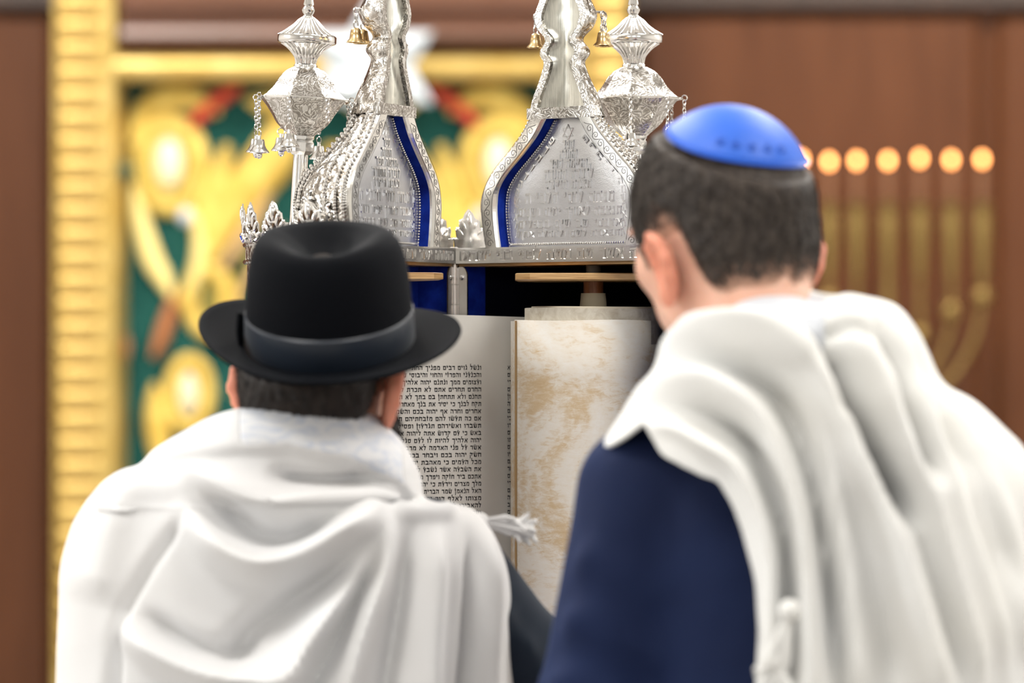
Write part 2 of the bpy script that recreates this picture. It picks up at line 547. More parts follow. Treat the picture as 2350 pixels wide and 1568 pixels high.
# ------------------------------------------------------------------ signed distance modelling
class Field:
    def __init__(s, xs, ys, zs):
        s.xs, s.ys, s.zs = [np.asarray(a, np.float32) for a in (xs, ys, zs)]
        s.F = np.full((len(xs), len(ys), len(zs)), 0.25, np.float32)

    def sub(s, lo, hi):
        i0, i1 = np.searchsorted(s.xs, [lo[0], hi[0]])
        j0, j1 = np.searchsorted(s.ys, [lo[1], hi[1]])
        k0, k1 = np.searchsorted(s.zs, [lo[2], hi[2]])
        return slice(i0, i1), slice(j0, j1), slice(k0, k1)

    def pts(s, sl):
        return np.meshgrid(s.xs[sl[0]], s.ys[sl[1]], s.zs[sl[2]], indexing='ij')

    def apply(s, fn, c, reach, k=0.01, mode='u'):
        c = np.asarray(c, float)
        sl = s.sub(c - reach, c + reach)
        if any(a.stop <= a.start for a in sl):
            return
        X, Y, Z = s.pts(sl)
        d = fn(X, Y, Z).astype(np.float32)
        A = s.F[sl]
        if mode == 'u':
            h = np.clip(0.5 + 0.5 * (A - d) / k, 0, 1)
            s.F[sl] = A * (1 - h) + d * h - k * h * (1 - h)
        else:
            h = np.clip(0.5 - 0.5 * (A + d) / k, 0, 1)
            s.F[sl] = A * (1 - h) - d * h + k * h * (1 - h)

    def ellipsoid(s, c, r, R=None, k=0.012, mode='u', margin=0.05):
        c = np.asarray(c, float); r = np.asarray(r, float)
        R = np.eye(3) if R is None else R

        def fn(X, Y, Z):
            dx, dy, dz = X - c[0], Y - c[1], Z - c[2]
            x = R[0, 0] * dx + R[1, 0] * dy + R[2, 0] * dz
            y = R[0, 1] * dx + R[1, 1] * dy + R[2, 1] * dz
            z = R[0, 2] * dx + R[1, 2] * dy + R[2, 2] * dz
            k0 = np.sqrt((x / r[0]) ** 2 + (y / r[1]) ** 2 + (z / r[2]) ** 2)
            k1 = np.sqrt((x / r[0] ** 2) ** 2 + (y / r[1] ** 2) ** 2 + (z / r[2] ** 2) ** 2)
            return k0 * (k0 - 1) / np.maximum(k1, 1e-6)
        s.apply(fn, c, r.max() + margin, k, mode)

    def capsule(s, a, b, ra, rb, k=0.015, sy=1.0, mode='u', margin=0.05):
        a = np.asarray(a, float); b = np.asarray(b, float)
        ba = b - a
        bas = ba * np.array([1, sy, 1])
        L2 = float(bas @ bas) + 1e-12

        def fn(X, Y, Z):
            x, y, z = X - a[0], (Y - a[1]) * sy, Z - a[2]
            h = np.clip((x * bas[0] + y * bas[1] + z * bas[2]) / L2, 0, 1)
            d = np.sqrt((x - h * bas[0]) ** 2 + (y - h * bas[1]) ** 2 + (z - h * bas[2]) ** 2)
            return (d - (ra + (rb - ra) * h)) / (sy if sy > 1 else 1.0)
        c = (a + b) / 2
        s.apply(fn, c, np.linalg.norm(ba) / 2 + max(ra, rb) + margin, k, mode)

    def mesh(s, iso=0.0):
        F = s.F - iso
        xs, ys, zs = s.xs, s.ys, s.zs
        neg = F < 0
        nx, ny, nz = F.shape
        cnt = np.zeros((nx - 1, ny - 1, nz - 1), np.int8)
        for dx in (0, 1):
            for dy in (0, 1):
                for dz in (0, 1):
                    cnt += neg[dx:nx - 1 + dx, dy:ny - 1 + dy, dz:nz - 1 + dz]
        act = (cnt > 0) & (cnt < 8)
        I, J, K = np.nonzero(act)
        idx = np.full(act.shape, -1, np.int64)
        idx[I, J, K] = np.arange(len(I))
        acc = np.zeros((len(I), 3)); num = np.zeros(len(I))
        cs = [(a, b, c) for a in (0, 1) for b in (0, 1) for c in (0, 1)]
        for p in cs:
            for ax in range(3):
                if p[ax] == 1:
                    continue
                q = list(p); q[ax] = 1
                f0 = F[I + p[0], J + p[1], K + p[2]]; f1 = F[I + q[0], J + q[1], K + q[2]]
                cr = (f0 < 0) != (f1 < 0)
                t_ = np.where(cr, f0 / np.where(np.abs(f0 - f1) < 1e-12, 1, f0 - f1), 0)
                p0 = np.stack([xs[I + p[0]], ys[J + p[1]], zs[K + p[2]]], 1)
                p1 = np.stack([xs[I + q[0]], ys[J + q[1]], zs[K + q[2]]], 1)
                acc += np.where(cr[:, None], p0 + (p1 - p0) * t_[:, None], 0)
                num += cr
        V = acc / num[:, None]
        faces = []
        for ax in range(3):
            sl0 = [slice(1, -1)] * 3; sl1 = [slice(1, -1)] * 3
            sl0[ax] = slice(0, -1); sl1[ax] = slice(1, None)
            a = neg[tuple(sl0)]; b = neg[tuple(sl1)]
            ch = np.nonzero(a != b)
            pos = [ch[0] + (0 if ax == 0 else 1), ch[1] + (0 if ax == 1 else 1), ch[2] + (0 if ax == 2 else 1)]
            o1, o2 = [(1, 2), (2, 0), (0, 1)][ax]

            def cell(d1, d2):
                pp = [pos[0].copy(), pos[1].copy(), pos[2].copy()]
                pp[o1] = pp[o1] - d1; pp[o2] = pp[o2] - d2
                return idx[pp[0], pp[1], pp[2]]
            q = np.stack([cell(1, 1), cell(0, 1), cell(0, 0), cell(1, 0)], 1)
            flip = ~a[ch]
            q[flip] = q[flip][:, ::-1]
            faces.append(q)
        Fq = np.vstack(faces)
        Fq = Fq[(Fq >= 0).all(1)]
        return V, Fq


def lap_smooth(V, F, it=2, lam=0.5):
    E = np.vstack([F[:, [0, 1]], F[:, [1, 2]], F[:, [2, 3]], F[:, [3, 0]]])
    n = len(V)
    for _ in range(it):
        S = np.zeros_like(V); c = np.zeros(n)
        np.add.at(S, E[:, 0], V[E[:, 1]]); np.add.at(c, E[:, 0], 1)
        np.add.at(S, E[:, 1], V[E[:, 0]]); np.add.at(c, E[:, 1], 1)
        V = V + lam * (S / np.maximum(c, 1)[:, None] - V)
    return V


def rot(yaw=0, pitch=0, roll=0):
    m = Matrix.Rotation(math.radians(yaw), 3, 'Z') @ Matrix.Rotation(math.radians(pitch), 3, 'X') @ Matrix.Rotation(math.radians(roll), 3, 'Y')
    return np.array(m)


# ------------------------------------------------------------------ Hebrew letters as little polygons
def _h(x0, x1, y=1.0, t=.25): return [(x0, y - t), (x1, y - t), (x1, y), (x0, y)]
def _v(x, y0, y1, t=.15): return [(x, y0), (x + t, y0), (x + t, y1), (x, y1)]
def _s(xa, ya, xb, yb, w=.17): return [(xb, yb), (xb + w, yb), (xa + w, ya), (xa, ya)]


GL = {
    'א': (.78, [_s(.0, 1, .58, 0, .2), _s(.58, 1, .46, .42, .16), _h(.52, .78, 1.0, .22), _s(.16, .62, .03, 0, .16), _h(0, .22, .2, .2)]),
    'ב': (.72, [_h(.02, .6), _v(.46, .1, 1, .16), _h(0, .72, .22, .22)]),
    'ג': (.48, [_h(.1, .42), _s(.28, .8, .3, 0, .14), _s(.26, .42, 0, 0, .16)]),
    'ד': (.68, [_h(0, .68), _v(.46, 0, .9, .16)]),
    'ה': (.7, [_h(0, .7), _v(.52, 0, .9, .16), _v(.04, 0, .52, .14)]),
    'ו': (.32, [_h(0, .3), _v(.15, 0, .9, .15)]),
    'ז': (.4, [_h(0, .38), _v(.12, 0, .9, .14)]),
    'ח': (.7, [_h(0, .7), _v(.53, 0, .9, .15), _v(.03, 0, .9, .15)]),
    'ט': (.7, [_v(.02, .1, 1, .16), _h(.02, .68, .22, .22), _v(.53, .1, .9, .15), _h(.34, .66, 1.0, .22)]),
    'י': (.32, [_h(0, .3), _s(.16, .9, .1, .48, .14)]),
    'כ': (.64, [_h(.02, .56), _v(.46, .08, .95, .16), _h(0, .56, .2, .2)]),
    'ך': (.64, [_h(0, .62), _v(.44, -.45, .9, .16)]),
    'ל': (.6, [_v(.02, .8, 1.5, .13), _h(-.02, .2, 1.5, .16), _h(.02, .56, 1.0, .22), _s(.42, .9, .18, 0, .16)]),
    'מ': (.74, [_h(.2, .64), _v(.56, .05, .9, .16), _h(.34, .72, .2, .2), _s(.16, 1, .02, 0, .14), _s(.0, 1, .2, .74, .14)]),
    'ם': (.7, [_h(0, .68), _v(.52, 0, .9, .16), _v(.06, 0, .9, .15), _h(.06, .66, .2, .2)]),
    'נ': (.46, [_h(.12, .42), _v(.28, .05, .9, .15), _h(0, .43, .2, .2)]),
    'ן': (.34, [_h(0, .34), _v(.12, -.45, .9, .14)]),
    'ס': (.72, [_h(0, .7), _s(.54, .9, .46, .05, .15), _s(.03, .9, .1, .05, .15), _h(.14, .56, .2, .2)]),
    'ע': (.64, [_s(.46, 1, .2, -.12, .16), _h(.4, .64, 1.0, .2), _s(.06, 1, .28, .25, .16), _h(0, .24, 1.0, .2)]),
    'פ': (.68, [_h(.02, .6), _v(.48, .08, .95, .16), _h(0, .6, .2, .2), _v(.02, .48, .9, .13), _h(.06, .32, .58, .16)]),
    'ף': (.66, [_h(.02, .62), _v(.46, -.45, .95, .16), _v(.02, .48, .9, .13), _h(.06, .3, .58, .16)]),
    'צ': (.64, [_s(.06, 1, .46, .12, .17), _s(.46, 1, .34, .5, .15), _h(.42, .64, 1.0, .2), _h(0, .22, 1.0, .2), _h(0, .62, .2, .2)]),
    'ץ': (.6, [_s(.02, 1, .28, .5, .15), _v(.26, -.45, .6, .15), _s(.44, 1, .3, .5, .14), _h(.4, .6, 1.0, .2)]),
    'ק': (.68, [_h(0, .66), _s(.5, .9, .32, .3, .15), _v(.04, -.42, .56, .14)]),
    'ר': (.62, [_h(0, .6), _v(.44, 0, .95, .16)]),
    'ש': (.86, [_s(.0, 1, .14, .05, .15), _h(.14, .66, .2, .2), _s(.68, 1, .56, .05, .15), _s(.36, 1, .22, .1, .13), _h(0, .2, 1.0, .2), _h(.32, .5, 1.0, .2), _h(.64, .86, 1.0, .2)]),
    'ת': (.76, [_h(.06, .74), _v(.56, 0, .9, .16), _v(.14, .1, .9, .14), _h(0, .26, .2, .2)]),
}
TAGIN = set('שעטנזגץן')


def write_line(text, h, spacing=0.13, width=None, ticks=False):
    """polygons of one line, x running left from 0 (right edge)"""
    tot = 0.0
    for ch in text:
        tot += (0.42 if ch == ' ' else GL[ch][0]) + spacing
    sx = 1.0 if width is None else width / (tot * h)
    out = []
    x = 0.0
    for ch in text:
        if ch == ' ':
            x -= (0.42 + spacing) * sx
            continue
        w, polys = GL[ch]
        x -= w * sx
        for p in polys:
            out.append([((x + a * sx) * h, b * h) for a, b in p])
        if ticks:
            if ch in TAGIN:
                for q in (.15, .32, .5):
                    out.append([((x + (q * w + a) * sx) * h, b * h) for a, b in [(0, 1.05), (.06, 1.05), (.06, 1.32), (0, 1.32)]])
            elif ch in 'בדקחיה':
                out.append([((x + (.2 * w + a) * sx) * h, b * h) for a, b in [(0, 1.0), (.07, 1.0), (.07, 1.22), (0, 1.22)]])
        x -= spacing * sx
    return out


def letters_mesh(polys, place, depth=0.0):
    """place(x, y, d) -> world; flat letters when depth is 0, raised blocks otherwise"""
    mb = MB()
    for p in polys:
        if depth == 0:
            mb.add([place(x, y, 0) for x, y in p], [tuple(range(len(p)))])
        else:
            k = len(p)
            c = np.mean(np.array(p), axis=0)
            top = [tuple(c + (np.array(q) - c) * 0.86) for q in p]
            V = [place(x, y, 0) for x, y in p] + [place(x, y, depth) for x, y in top]
            F = [tuple(range(k, 2 * k))] + [(i, (i + 1) % k, k + (i + 1) % k, k + i) for i in range(k)]
            mb.add(V, F)
    return mb


# ================================================================== the room
DB = 12.5
RX, RY0, RY1, RZ = 6.0, -5.0, 12.72, 5.2


def slab(name, lo, hi, material, kind='structure', parent=None):
    V, F = box(lo, hi)
    o = obj(name, V, F, material, parent, smooth=False)
    if kind and parent is None:
        o['kind'] = kind
    return o


slab('floor', (-RX, RY0, -0.1), (RX, RY1, 0), 'floor_wood')
slab('ceiling', (-RX, RY0, RZ), (RX, RY1, RZ + 0.1), 'plaster')
slab('wall_left', (-RX - 0.1, RY0, 0), (-RX, RY1, RZ), 'plaster')
slab('wall_right', (RX, RY0, 0), (RX + 0.1, RY1, RZ), 'plaster')
slab('wall_front', (-RX, RY0 - 0.1, 0), (RX, RY0, RZ), 'plaster')
wall = slab('wall_back', (-RX, RY1, 0), (RX, RY1 + 0.1, RZ), 'wall_wood')


def bx(x): return (x - 1175.0) / FPX * DB
def bz(y): return CZ + (784.0 - y) / FPX * DB


# raised wooden panels on the back wall, each a piece of its own
for (x0, x1, y0, y1) in ((1470, 2272, 12, 1900), (2300, 2900, 12, 1900), (-420, 108, 12, 1900)):
    a, b_, c, d = bx(x0), bx(x1), bz(y1), bz(y0)
    V = np.array([(a, RY1, c), (b_, RY1, c), (b_, RY1, d), (a, RY1, d),
                  (a + .03, RY1 - .03, c + .03), (b_ - .03, RY1 - .03, c + .03), (b_ - .03, RY1 - .03, d - .03), (a + .03, RY1 - .03, d - .03)])
    obj('panel', V, [(4, 5, 6, 7), (0, 1, 5, 4), (1, 2, 6, 5), (2, 3, 7, 6), (3, 0, 4, 7)], 'wall_wood', wall, smooth=False)
tr = slab('trim_1', (bx(1455), RY1 - .07, bz(6)), (RX, RY1, bz(-60)), 'dark_wood')
slab('trim_2', (-RX, RY1 - .07, bz(4)), (bx(122), RY1, bz(-60)), 'dark_wood')

# ---- the gilded ark frame
ark = thing('holy_ark', (bx(765), DB, 0), 'gilded ark frame with ribbed posts and wooden lintel around the green curtain', 'ark')
AF = DB - 0.06


def post(x0, x1):
    a, b_ = bx(x0), bx(x1)
    prof = [(0.0, .10), (.02, .0), (.30, -.005), (.34, .02), (.62, .025), (.66, -.005), (.86, -.01), (.93, .03), (1.0, .10)]
    V = []
    for z in (0.0, 3.4):
        for (u, dy) in prof:
            V.append((a + (b_ - a) * u, AF + dy, z))
    k = len(prof)
    return np.array(V), [(i, i + 1, k + i + 1, k + i) for i in range(k - 1)]


for (x0, x1, fl) in ((127, 288, 0), (1246, 1450, 1)):
    V, F = post(x0, x1)
    p = obj('post', V, F, 'gilt', ark)
    # carved ribs down the outer half of the post
    w = .075
    rv, rf = [], []
    nseg = 7
    for i in range(nseg + 1):
        th = math.pi * i / nseg
        for s_ in (-.5, -.42, .3, .5):
            h_ = .03 * math.sin(th) * (1.0 if abs(s_) < .45 else .35)
            rv.append((s_ * (.13), -h_, -.032 * math.cos(th)))
    rme = make_mesh('rib', np.array(rv), grid_faces(nseg + 1, 4))
    rme.materials.append(MATS['gilt'])
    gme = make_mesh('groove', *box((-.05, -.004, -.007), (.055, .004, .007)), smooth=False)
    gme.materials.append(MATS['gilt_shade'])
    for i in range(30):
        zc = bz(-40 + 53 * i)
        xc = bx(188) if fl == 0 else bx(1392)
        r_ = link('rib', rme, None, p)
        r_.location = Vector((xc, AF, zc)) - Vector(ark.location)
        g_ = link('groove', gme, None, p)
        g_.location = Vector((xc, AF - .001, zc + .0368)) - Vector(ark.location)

V, F = tube([(bx(270), AF + .01, bz(160)), (bx(1260), AF + .01, bz(160))], .042, 16)
obj('gilded_rail', V, F, 'gilt', ark)
# lintel with a rounded moulding
prof = [(bz(126), .05), (bz(122), .0), (bz(112), -.02), (bz(105), -.045), (bz(88), -.06), (bz(70), -.05), (bz(62), -.02), (bz(58), 0.0), (bz(30), -.005), (bz(26), -.03), (bz(-60), -.035)]
V = []
for x in (bx(284), bx(1256)):
    for (z, dy) in prof:
        V.append((x, AF + dy, z))
obj('lintel', np.array(V), [(i, i + 1, len(prof) + i + 1, len(prof) + i) for i in range(len(prof) - 1)], 'lintel_wood', ark)

# ---- the embroidered ark curtain
CY = DB + 0.06
cur = thing('ark_curtain', (bx(765), CY, 0.05), 'green velvet ark curtain embroidered with gold scrolls and red ribbons', 'curtain')
nx_, nz_ = 60, 12
xs = np.linspace(bx(280), bx(1255), nx_); zs = np.linspace(0.06, bz(160), nz_)
V = np.array([(x, CY + .012 * math.sin(i * .55), z) for i, x in enumerate(xs) for z in zs])
obj('velvet_ground', V, grid_faces(nx_, nz_), 'green_velvet', cur)


def applique(name, pts, material, th=.022, y=CY - .02, mirror=True, closed=False, nn=22):
    pts = np.asarray(pts, float)
    C = catmull(pts, nn)
    q = np.stack([bx(C[:, 0]), bz(C[:, 1]), C[:, 2] / FPX * DB * .5], 1)
    T = np.gradient(q[:, :2], axis=0)
    if closed:
        T[0] = T[-1] = q[1, :2] - q[-2, :2]
    T /= np.linalg.norm(T, axis=1)[:, None] + 1e-9
    N = np.stack([-T[:, 1], T[:, 0]], 1)
    V = []
    for i in range(len(q)):
        for a in np.linspace(-1, 1, 7):
            V.append((q[i, 0] + N[i, 0] * q[i, 2] * a, y - th * math.sqrt(max(0, 1 - a * a)), q[i, 1] + N[i, 1] * q[i, 2] * a))
    V = np.array(V)
    F = grid_faces(len(q), 7)
    obj(name, V, F, material, cur)
    if mirror:
        W = V.copy()
        W[:, 0] = 2 * bx(765) - W[:, 0]
        obj(name, W, F, material, cur)


def disc(name, cx, cy, rx, ry, material, th=.03, y=CY - .03, mirror=True):
    V, F = sphere((bx(cx), y, bz(cy)), (rx / FPX * DB, th, ry / FPX * DB), 18, 10)
    obj(name, V, F, material, cur)
    if mirror:
        W = V.copy(); W[:, 0] = 2 * bx(765) - W[:, 0]
        obj(name, W, F, material, cur)


def ring(cx, cy, rx, ry, w, n=11):
    return [(cx + rx * math.cos(2 * math.pi * i / (n - 1)), cy + ry * math.sin(2 * math.pi * i / (n - 1)), w) for i in range(n)]


# big upper rosette with its cream medallion
applique('gold_scroll', ring(388, 378, 62, 88, 62), 'gold_thread', closed=True)
applique('gold_ring', ring(386, 376, 56, 76, 18), 'olive_thread', th=.03, closed=True)
disc('cream_medallion', 386, 374, 34, 58, 'cream_satin')
applique('gold_leaf', [(300, 330, 14), (330, 262, 60), (400, 222, 66), (470, 236, 40), (500, 262, 12)], 'gold_thread')
applique('gold_leaf', [(302, 420, 14), (318, 500, 40), (345, 590, 48), (372, 640, 40), (395, 690, 12)], 'pale_gold_thread')
applique('gold_leaf', [(520, 330, 20), (500, 420, 56), (480, 500, 72), (470, 580, 62), (440, 650, 40), (400, 700, 14)], 'gold_thread')
applique('gold_leaf', [(700, 240, 30), (660, 300, 90), (610, 380, 110), (550, 450, 90), (510, 520, 66), (480, 590, 30)], 'gold_thread', th=.03)
applique('gold_leaf', [(560, 228, 10), (620, 240, 60), (690, 236, 70), (740, 230, 20)], 'gold_thread')
applique('gold_leaf', [(430, 470, 12), (455, 540, 34), (452, 620, 36), (430, 680, 12)], 'pale_gold_thread', th=.035)
applique('red_ribbon', [(548, 196, 20), (508, 222, 34), (470, 252, 36), (436, 290, 16)], 'red_satin', th=.04)
applique('tan_cord', [(620, 440, 16), (585, 500, 34), (545, 560, 34), (505, 618, 16)], 'tan_thread', th=.03)
applique('tan_cord', [(650, 520, 12), (600, 590, 20), (560, 660, 20), (540, 720, 8)], 'tan_thread')
# lower scrolls
applique('gold_scroll', ring(478, 690, 44, 72, 40), 'gold_thread', closed=True)
applique('olive_leaf', [(478, 640, 10), (486, 680, 26), (480, 720, 24), (470, 750, 8)], 'olive_thread')
applique('rust_ribbon', [(402, 668, 12), (386, 720, 34), (366, 780, 34), (348, 822, 12)], 'rust_satin', th=.035)
applique('rust_ribbon', [(270, 740, 10), (280, 790, 30), (282, 830, 12)], 'rust_satin')
applique('gold_scroll', ring(432, 905, 44, 78, 34), 'gold_thread', closed=True)
disc('cream_medallion', 431, 905, 24, 50, 'cream_satin')
applique('gold_leaf', [(350, 880, 14), (356, 940, 52), (362, 1010, 56), (372, 1080, 30)], 'gold_thread')
applique('gold_leaf', [(480, 980, 14), (460, 1030, 40), (430, 1080, 40), (390, 1130, 14)], 'gold_thread')
for (x, y, r) in ((570, 600, 14), (590, 660, 10), (560, 700, 12), (545, 900, 14), (520, 800, 10), (600, 760, 12), (575, 840, 10), (545, 640, 10), (555, 960, 12)):
    disc('gold_spot', x, y, r, r * 1.2, 'olive_thread', th=.012, y=CY - .018)
disc('violet_flower', 425, 497, 16, 20, 'collar_white', th=.02, y=CY - .055)
disc('pale_green_bead', 288, 392, 18, 22, 'green_velvet', th=.03, y=CY - .06)
applique('gold_branch', [(765, 330, 40), (765, 500, 60), (765, 700, 60), (765, 900, 40), (765, 1100, 20)], 'gold_thread', mirror=False)
applique('gold_leaf', [(735, 460, 20), (690, 560, 50), (660, 660, 50), (650, 760, 14)], 'gold_thread')

# ---- hanging silver star with its bright highlight as an added glowing ball
SD = 12.3
sc_ = np.array([(850 - 1175) / FPX * SD, SD, CZ + (784 - 156) / FPX * SD])
Rr = 166 / FPX * SD
star = thing('hanging_star', sc_ - np.array([0, 0, Rr]), 'large shiny silver six-pointed star hanging before the ark lintel', 'star ornament')
out = []
for i in range(12):
    a = math.pi / 2 + i * math.pi / 6
    r_ = Rr if i % 2 == 0 else Rr / math.sqrt(3)
    out.append((sc_[0] + r_ * math.cos(a), SD, sc_[2] + r_ * math.sin(a)))
V = np.array(out + [(sc_[0], SD - .09, sc_[2]), (sc_[0], SD + .09, sc_[2])])
F = [(i, (i + 1) % 12, 12) for i in range(12)] + [((i + 1) % 12, i, 13) for i in range(12)]
obj('facets', V, F, 'star_silver', star, smooth=False)
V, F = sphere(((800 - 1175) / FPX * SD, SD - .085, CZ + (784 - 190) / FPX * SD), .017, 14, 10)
obj('star_glint', V, F, 'glint_glow', star)  # not a lamp: glow added for the star's highlight
V, F = tube([sc_ + [0, 0, Rr], sc_ + [0, 0, 5.2 - sc_[2]]], .004, 6)
obj('hanging_chain', V, F, 'steel', star)

# ---- seven-branched menorah by the right-hand wall
MD = 12.35
def mp(x, y): return np.array([(x - 1175) / FPX * MD, MD, CZ + (784 - y) / FPX * MD])
men = thing('menorah', (mp(2046, 0)[0], MD, 0.0), 'tall brass seven-branched menorah with glowing orange flame bulbs', 'menorah')
bulbs = [(1838, 366), (1903, 371), (1966, 369), (2038, 369), (2111, 364), (2183, 367), (2254, 366)]
knobs = [680, 690, 770, 860, 770, 715, 682]
cup = [(.0, .0), (.012, .0), (.03, .03), (.034, .075), (.03, .10), (.02, .115), (0, .115)]
for (x, y), ky in zip(bulbs, knobs):
    c = mp(x, y)
    V, F = sphere((c[0], c[1], c[2]), (.011, .011, .017), 12, 8)
    fl = obj('flame_bulb', V, F, 'flame_bulb', men)
    V, F = tube([mp(x, 384), mp(x, 462)], .012, 10)
    obj('candle_sleeve', V, F, 'candle_sleeve', men)
    pr = [(.0, mp(x, 640)[2]), (.016, mp(x, 638)[2]), (.02, mp(x, 600)[2]), (.028, mp(x, 545)[2]), (.031, mp(x, 505)[2]), (.024, mp(x, 478)[2]), (.034, mp(x, 466)[2]), (.012, mp(x, 462)[2]), (0, mp(x, 462)[2])]
    V, F = lathe(pr, 14)
    V = V + np.array([c[0], MD, 0])
    obj('candle_cup', V, F, 'brass', men)
    V, F = sphere(mp(x, ky), (.03, .03, .034), 14, 9)
    obj('knob', V, F, 'brass', men)
    if x == 2038:
        V, F = tube([mp(x, 640), mp(x, 1100)], .016, 12)
    else:
        yb = ky + 60 + abs(x - 2046) * .8
        V, F = tube(catmull([mp(x, 635), mp(x, ky), mp(x + (2046 - x) * .12, ky + (yb - ky) * .5), mp(x + (2046 - x) * .5, yb - 12), mp(2042, yb)], 24), .010, 10)
    obj('branch', V, F, 'brass', men)
V, F = lathe([(0, 0), (.22, 0), (.22, .03), (.16, .06), (.06, .10), (.035, .2), (.05, .35), (.03, .5), (.025, 1.15), (0, 1.15)], 24)
obj('stem_base', V + np.array([mp(2042, 0)[0], MD, 0]), F, 'brass', men)


# ================================================================== the silver Torah case
HX, HY = -0.0733, 5.0
CR = 0.182
ZB0, ZB1 = 1.6494, 1.6684            # lettered band
CASE_Z0 = 1.0
TH_R, TH_L = math.radians(42), math.radians(67)
FR = {}
for side, th in (('R', TH_R), ('L', TH_L)):
    sg = 1 if side == 'R' else -1
    dirv = np.array([sg * math.cos(th), -math.sin(th)])
    nrm = np.array([-sg * math.sin(th), -math.cos(th)])
    FR[side] = (dirv, nrm)


def xf_side(side):
    dirv, nrm = FR[side][:2]

    def f(V):
        V = np.atleast_2d(np.asarray(V, float))
        xy = np.array([HX, HY]) + (CR + V[:, :1]) * dirv - V[:, 1:2] * nrm
        return np.hstack([xy, V[:, 2:3]])
    return f


def zy(y, D=4.87): return CZ + (784 - y) / FPX * D


case = thing('torah_case', (HX, HY, CASE_Z0), 'open hinged silver Torah case with onion-shaped crowns lined in blue velvet', 'Torah case')
# half widths along the face (px row -> metres)
OUT = [(568, .127), (530, .131), (490, .135), (461, .1355), (432, .131), (396, .118), (355, .094), (306, .067), (269, .0525)]
INN = [(566, .1035), (530, .107), (490, .1095), (461, .1095), (428, .106), (392, .091), (350, .065), (310, .043), (269, .027)]
NECK = [(267, .0525), (226, .046), (188, .036), (160, .0295), (148, .0275), (138, .0275), (124, .033), (112, .0325), (100, .0275), (92, .0247), (82, .0265), (70, .033), (61, .0374), (44, .0415), (30, .042), (10, .0375), (-15, .030), (-40, .018), (-60, .009)]


def prof_smooth(pr, n):
    a = catmull(np.array(pr, float), n)
    return [(zy(y), w) for y, w in a]


outp = prof_smooth(OUT, 36)
innp = prof_smooth(INN, 36)
neckp = prof_smooth(NECK, 60)
REC = 0.016
DQ = 0.83            # the half domes are a little shallower than half round

BAND_TEXT = 'התורה אשר שם משה לפני בני ישרא'
PANEL_LINES = [('ספר', 330, .020, .011), ('התורה', 352, .030, .011), ('הוקמה ספר', 374, .062, .011), ('לזכרה התורה', 398, .082, .012), ('מצבת היקרה', 422, .078, .011),
               ('מנחה לוסי חלבי ה', 452, .150, .014), ('תנצבה לאורך ימים ושנים', 484, .172, .011), ('אדנסי שב שים בכפלים', 512, .172, .010), ('תפארת לשם ולתהלה אמן', 535, .165, .008)]


def bell_profile(r, h):
    return [(0.0, 0.0), (r * .28, 0), (r * .5, -h * .12), (r * .58, -h * .4), (r * .68, -h * .75), (r * .98, -h * .95), (r, -h), (r * .9, -h), (r * .55, -h * .7), (r * .4, -h * .2), (0, -h * .15)]


def chain_mb(top, length, link_h=.0075, r=.0008, w=.0021):
    mb = MB()
    n = max(2, int(length / link_h))
    for i in range(n):
        mb.add(*torus((top[0], top[1], top[2] - link_h * (i + .5)), w, r, (i % 2) * math.pi / 2 + .5, 8, 4, stretch=link_h * .62 / w))
    return mb


def palmette():
    mb = MB()
    mb.add(*box((-.026, .0, .0), (.026, .0022, .013)))

    def lobe(cx, cz, rx, rz, a, up=.004):
        V, F = sphere((0, 0, 0), (rx, up, rz), 10, 6)
        c, s = math.cos(a), math.sin(a)
        W = V.copy()
        W[:, 0] = V[:, 0] * c + V[:, 2] * s + cx
        W[:, 2] = -V[:, 0] * s + V[:, 2] * c + cz
        mb.add(W, F)
    half = [(.026, .0), (.026, .012), (.0215, .016), (.0225, .025), (.0165, .0285), (.0155, .037), (.009, .0405), (.0055, .047), (0, .052)]
    po = half + [(-x, z) for x, z in half[-2::-1]]
    k = len(po)
    mb.add([(x, 0, z) for x, z in po] + [(x, .0018, z) for x, z in po], [tuple(range(k)), tuple(range(k, 2 * k))[::-1]] + [(i, (i + 1) % k, k + (i + 1) % k, k + i) for i in range(k)])
    lobe(0, .038, .0045, .011, 0, .004)
    for s in (-1, 1):
        lobe(s * .0085, .030, .0032, .0095, s * .38, .003)
        lobe(s * .0145, .0215, .0032, .0095, s * .75, .003)
        lobe(s * .021, .012, .003, .006, s * 1.2, .003)
        mb.add(*tube(catmull([(0, -.001, .006), (s * .008, -.004, .012), (s * .016, -.003, .0145), (s * .023, -.001, .009), (s * .019, -.003, .005)], 10), .0016, 6))
    lobe(0, .010, .003, .007, 0, .005)
    return mb


PALM = palmette()


def palm_holes():
    mb = MB()
    for (cx, cz, rx, rz, a) in ((.0048, .0335, .0017, .0062, .2), (-.0048, .0335, .0017, .0062, -.2), (.012, .0255, .0016, .0058, .6), (-.012, .0255, .0016, .0058, -.6), (.0178, .0165, .0015, .005, .95), (-.0178, .0165, .0015, .005, -.95), (0, .0215, .0018, .004, 0), (0, .046, .0016, .003, 0)):
        V, F = sphere((0, 0, 0), (rx, .0016, rz), 8, 5)
        c, s = math.cos(a), math.sin(a)
        W = V.copy()
        W[:, 0] = V[:, 0] * c + V[:, 2] * s + cx
        W[:, 2] = -V[:, 0] * s + V[:, 2] * c + cz
        mb.add(W, F)
    return mb


HOLES = palm_holes()
palm_me = {}

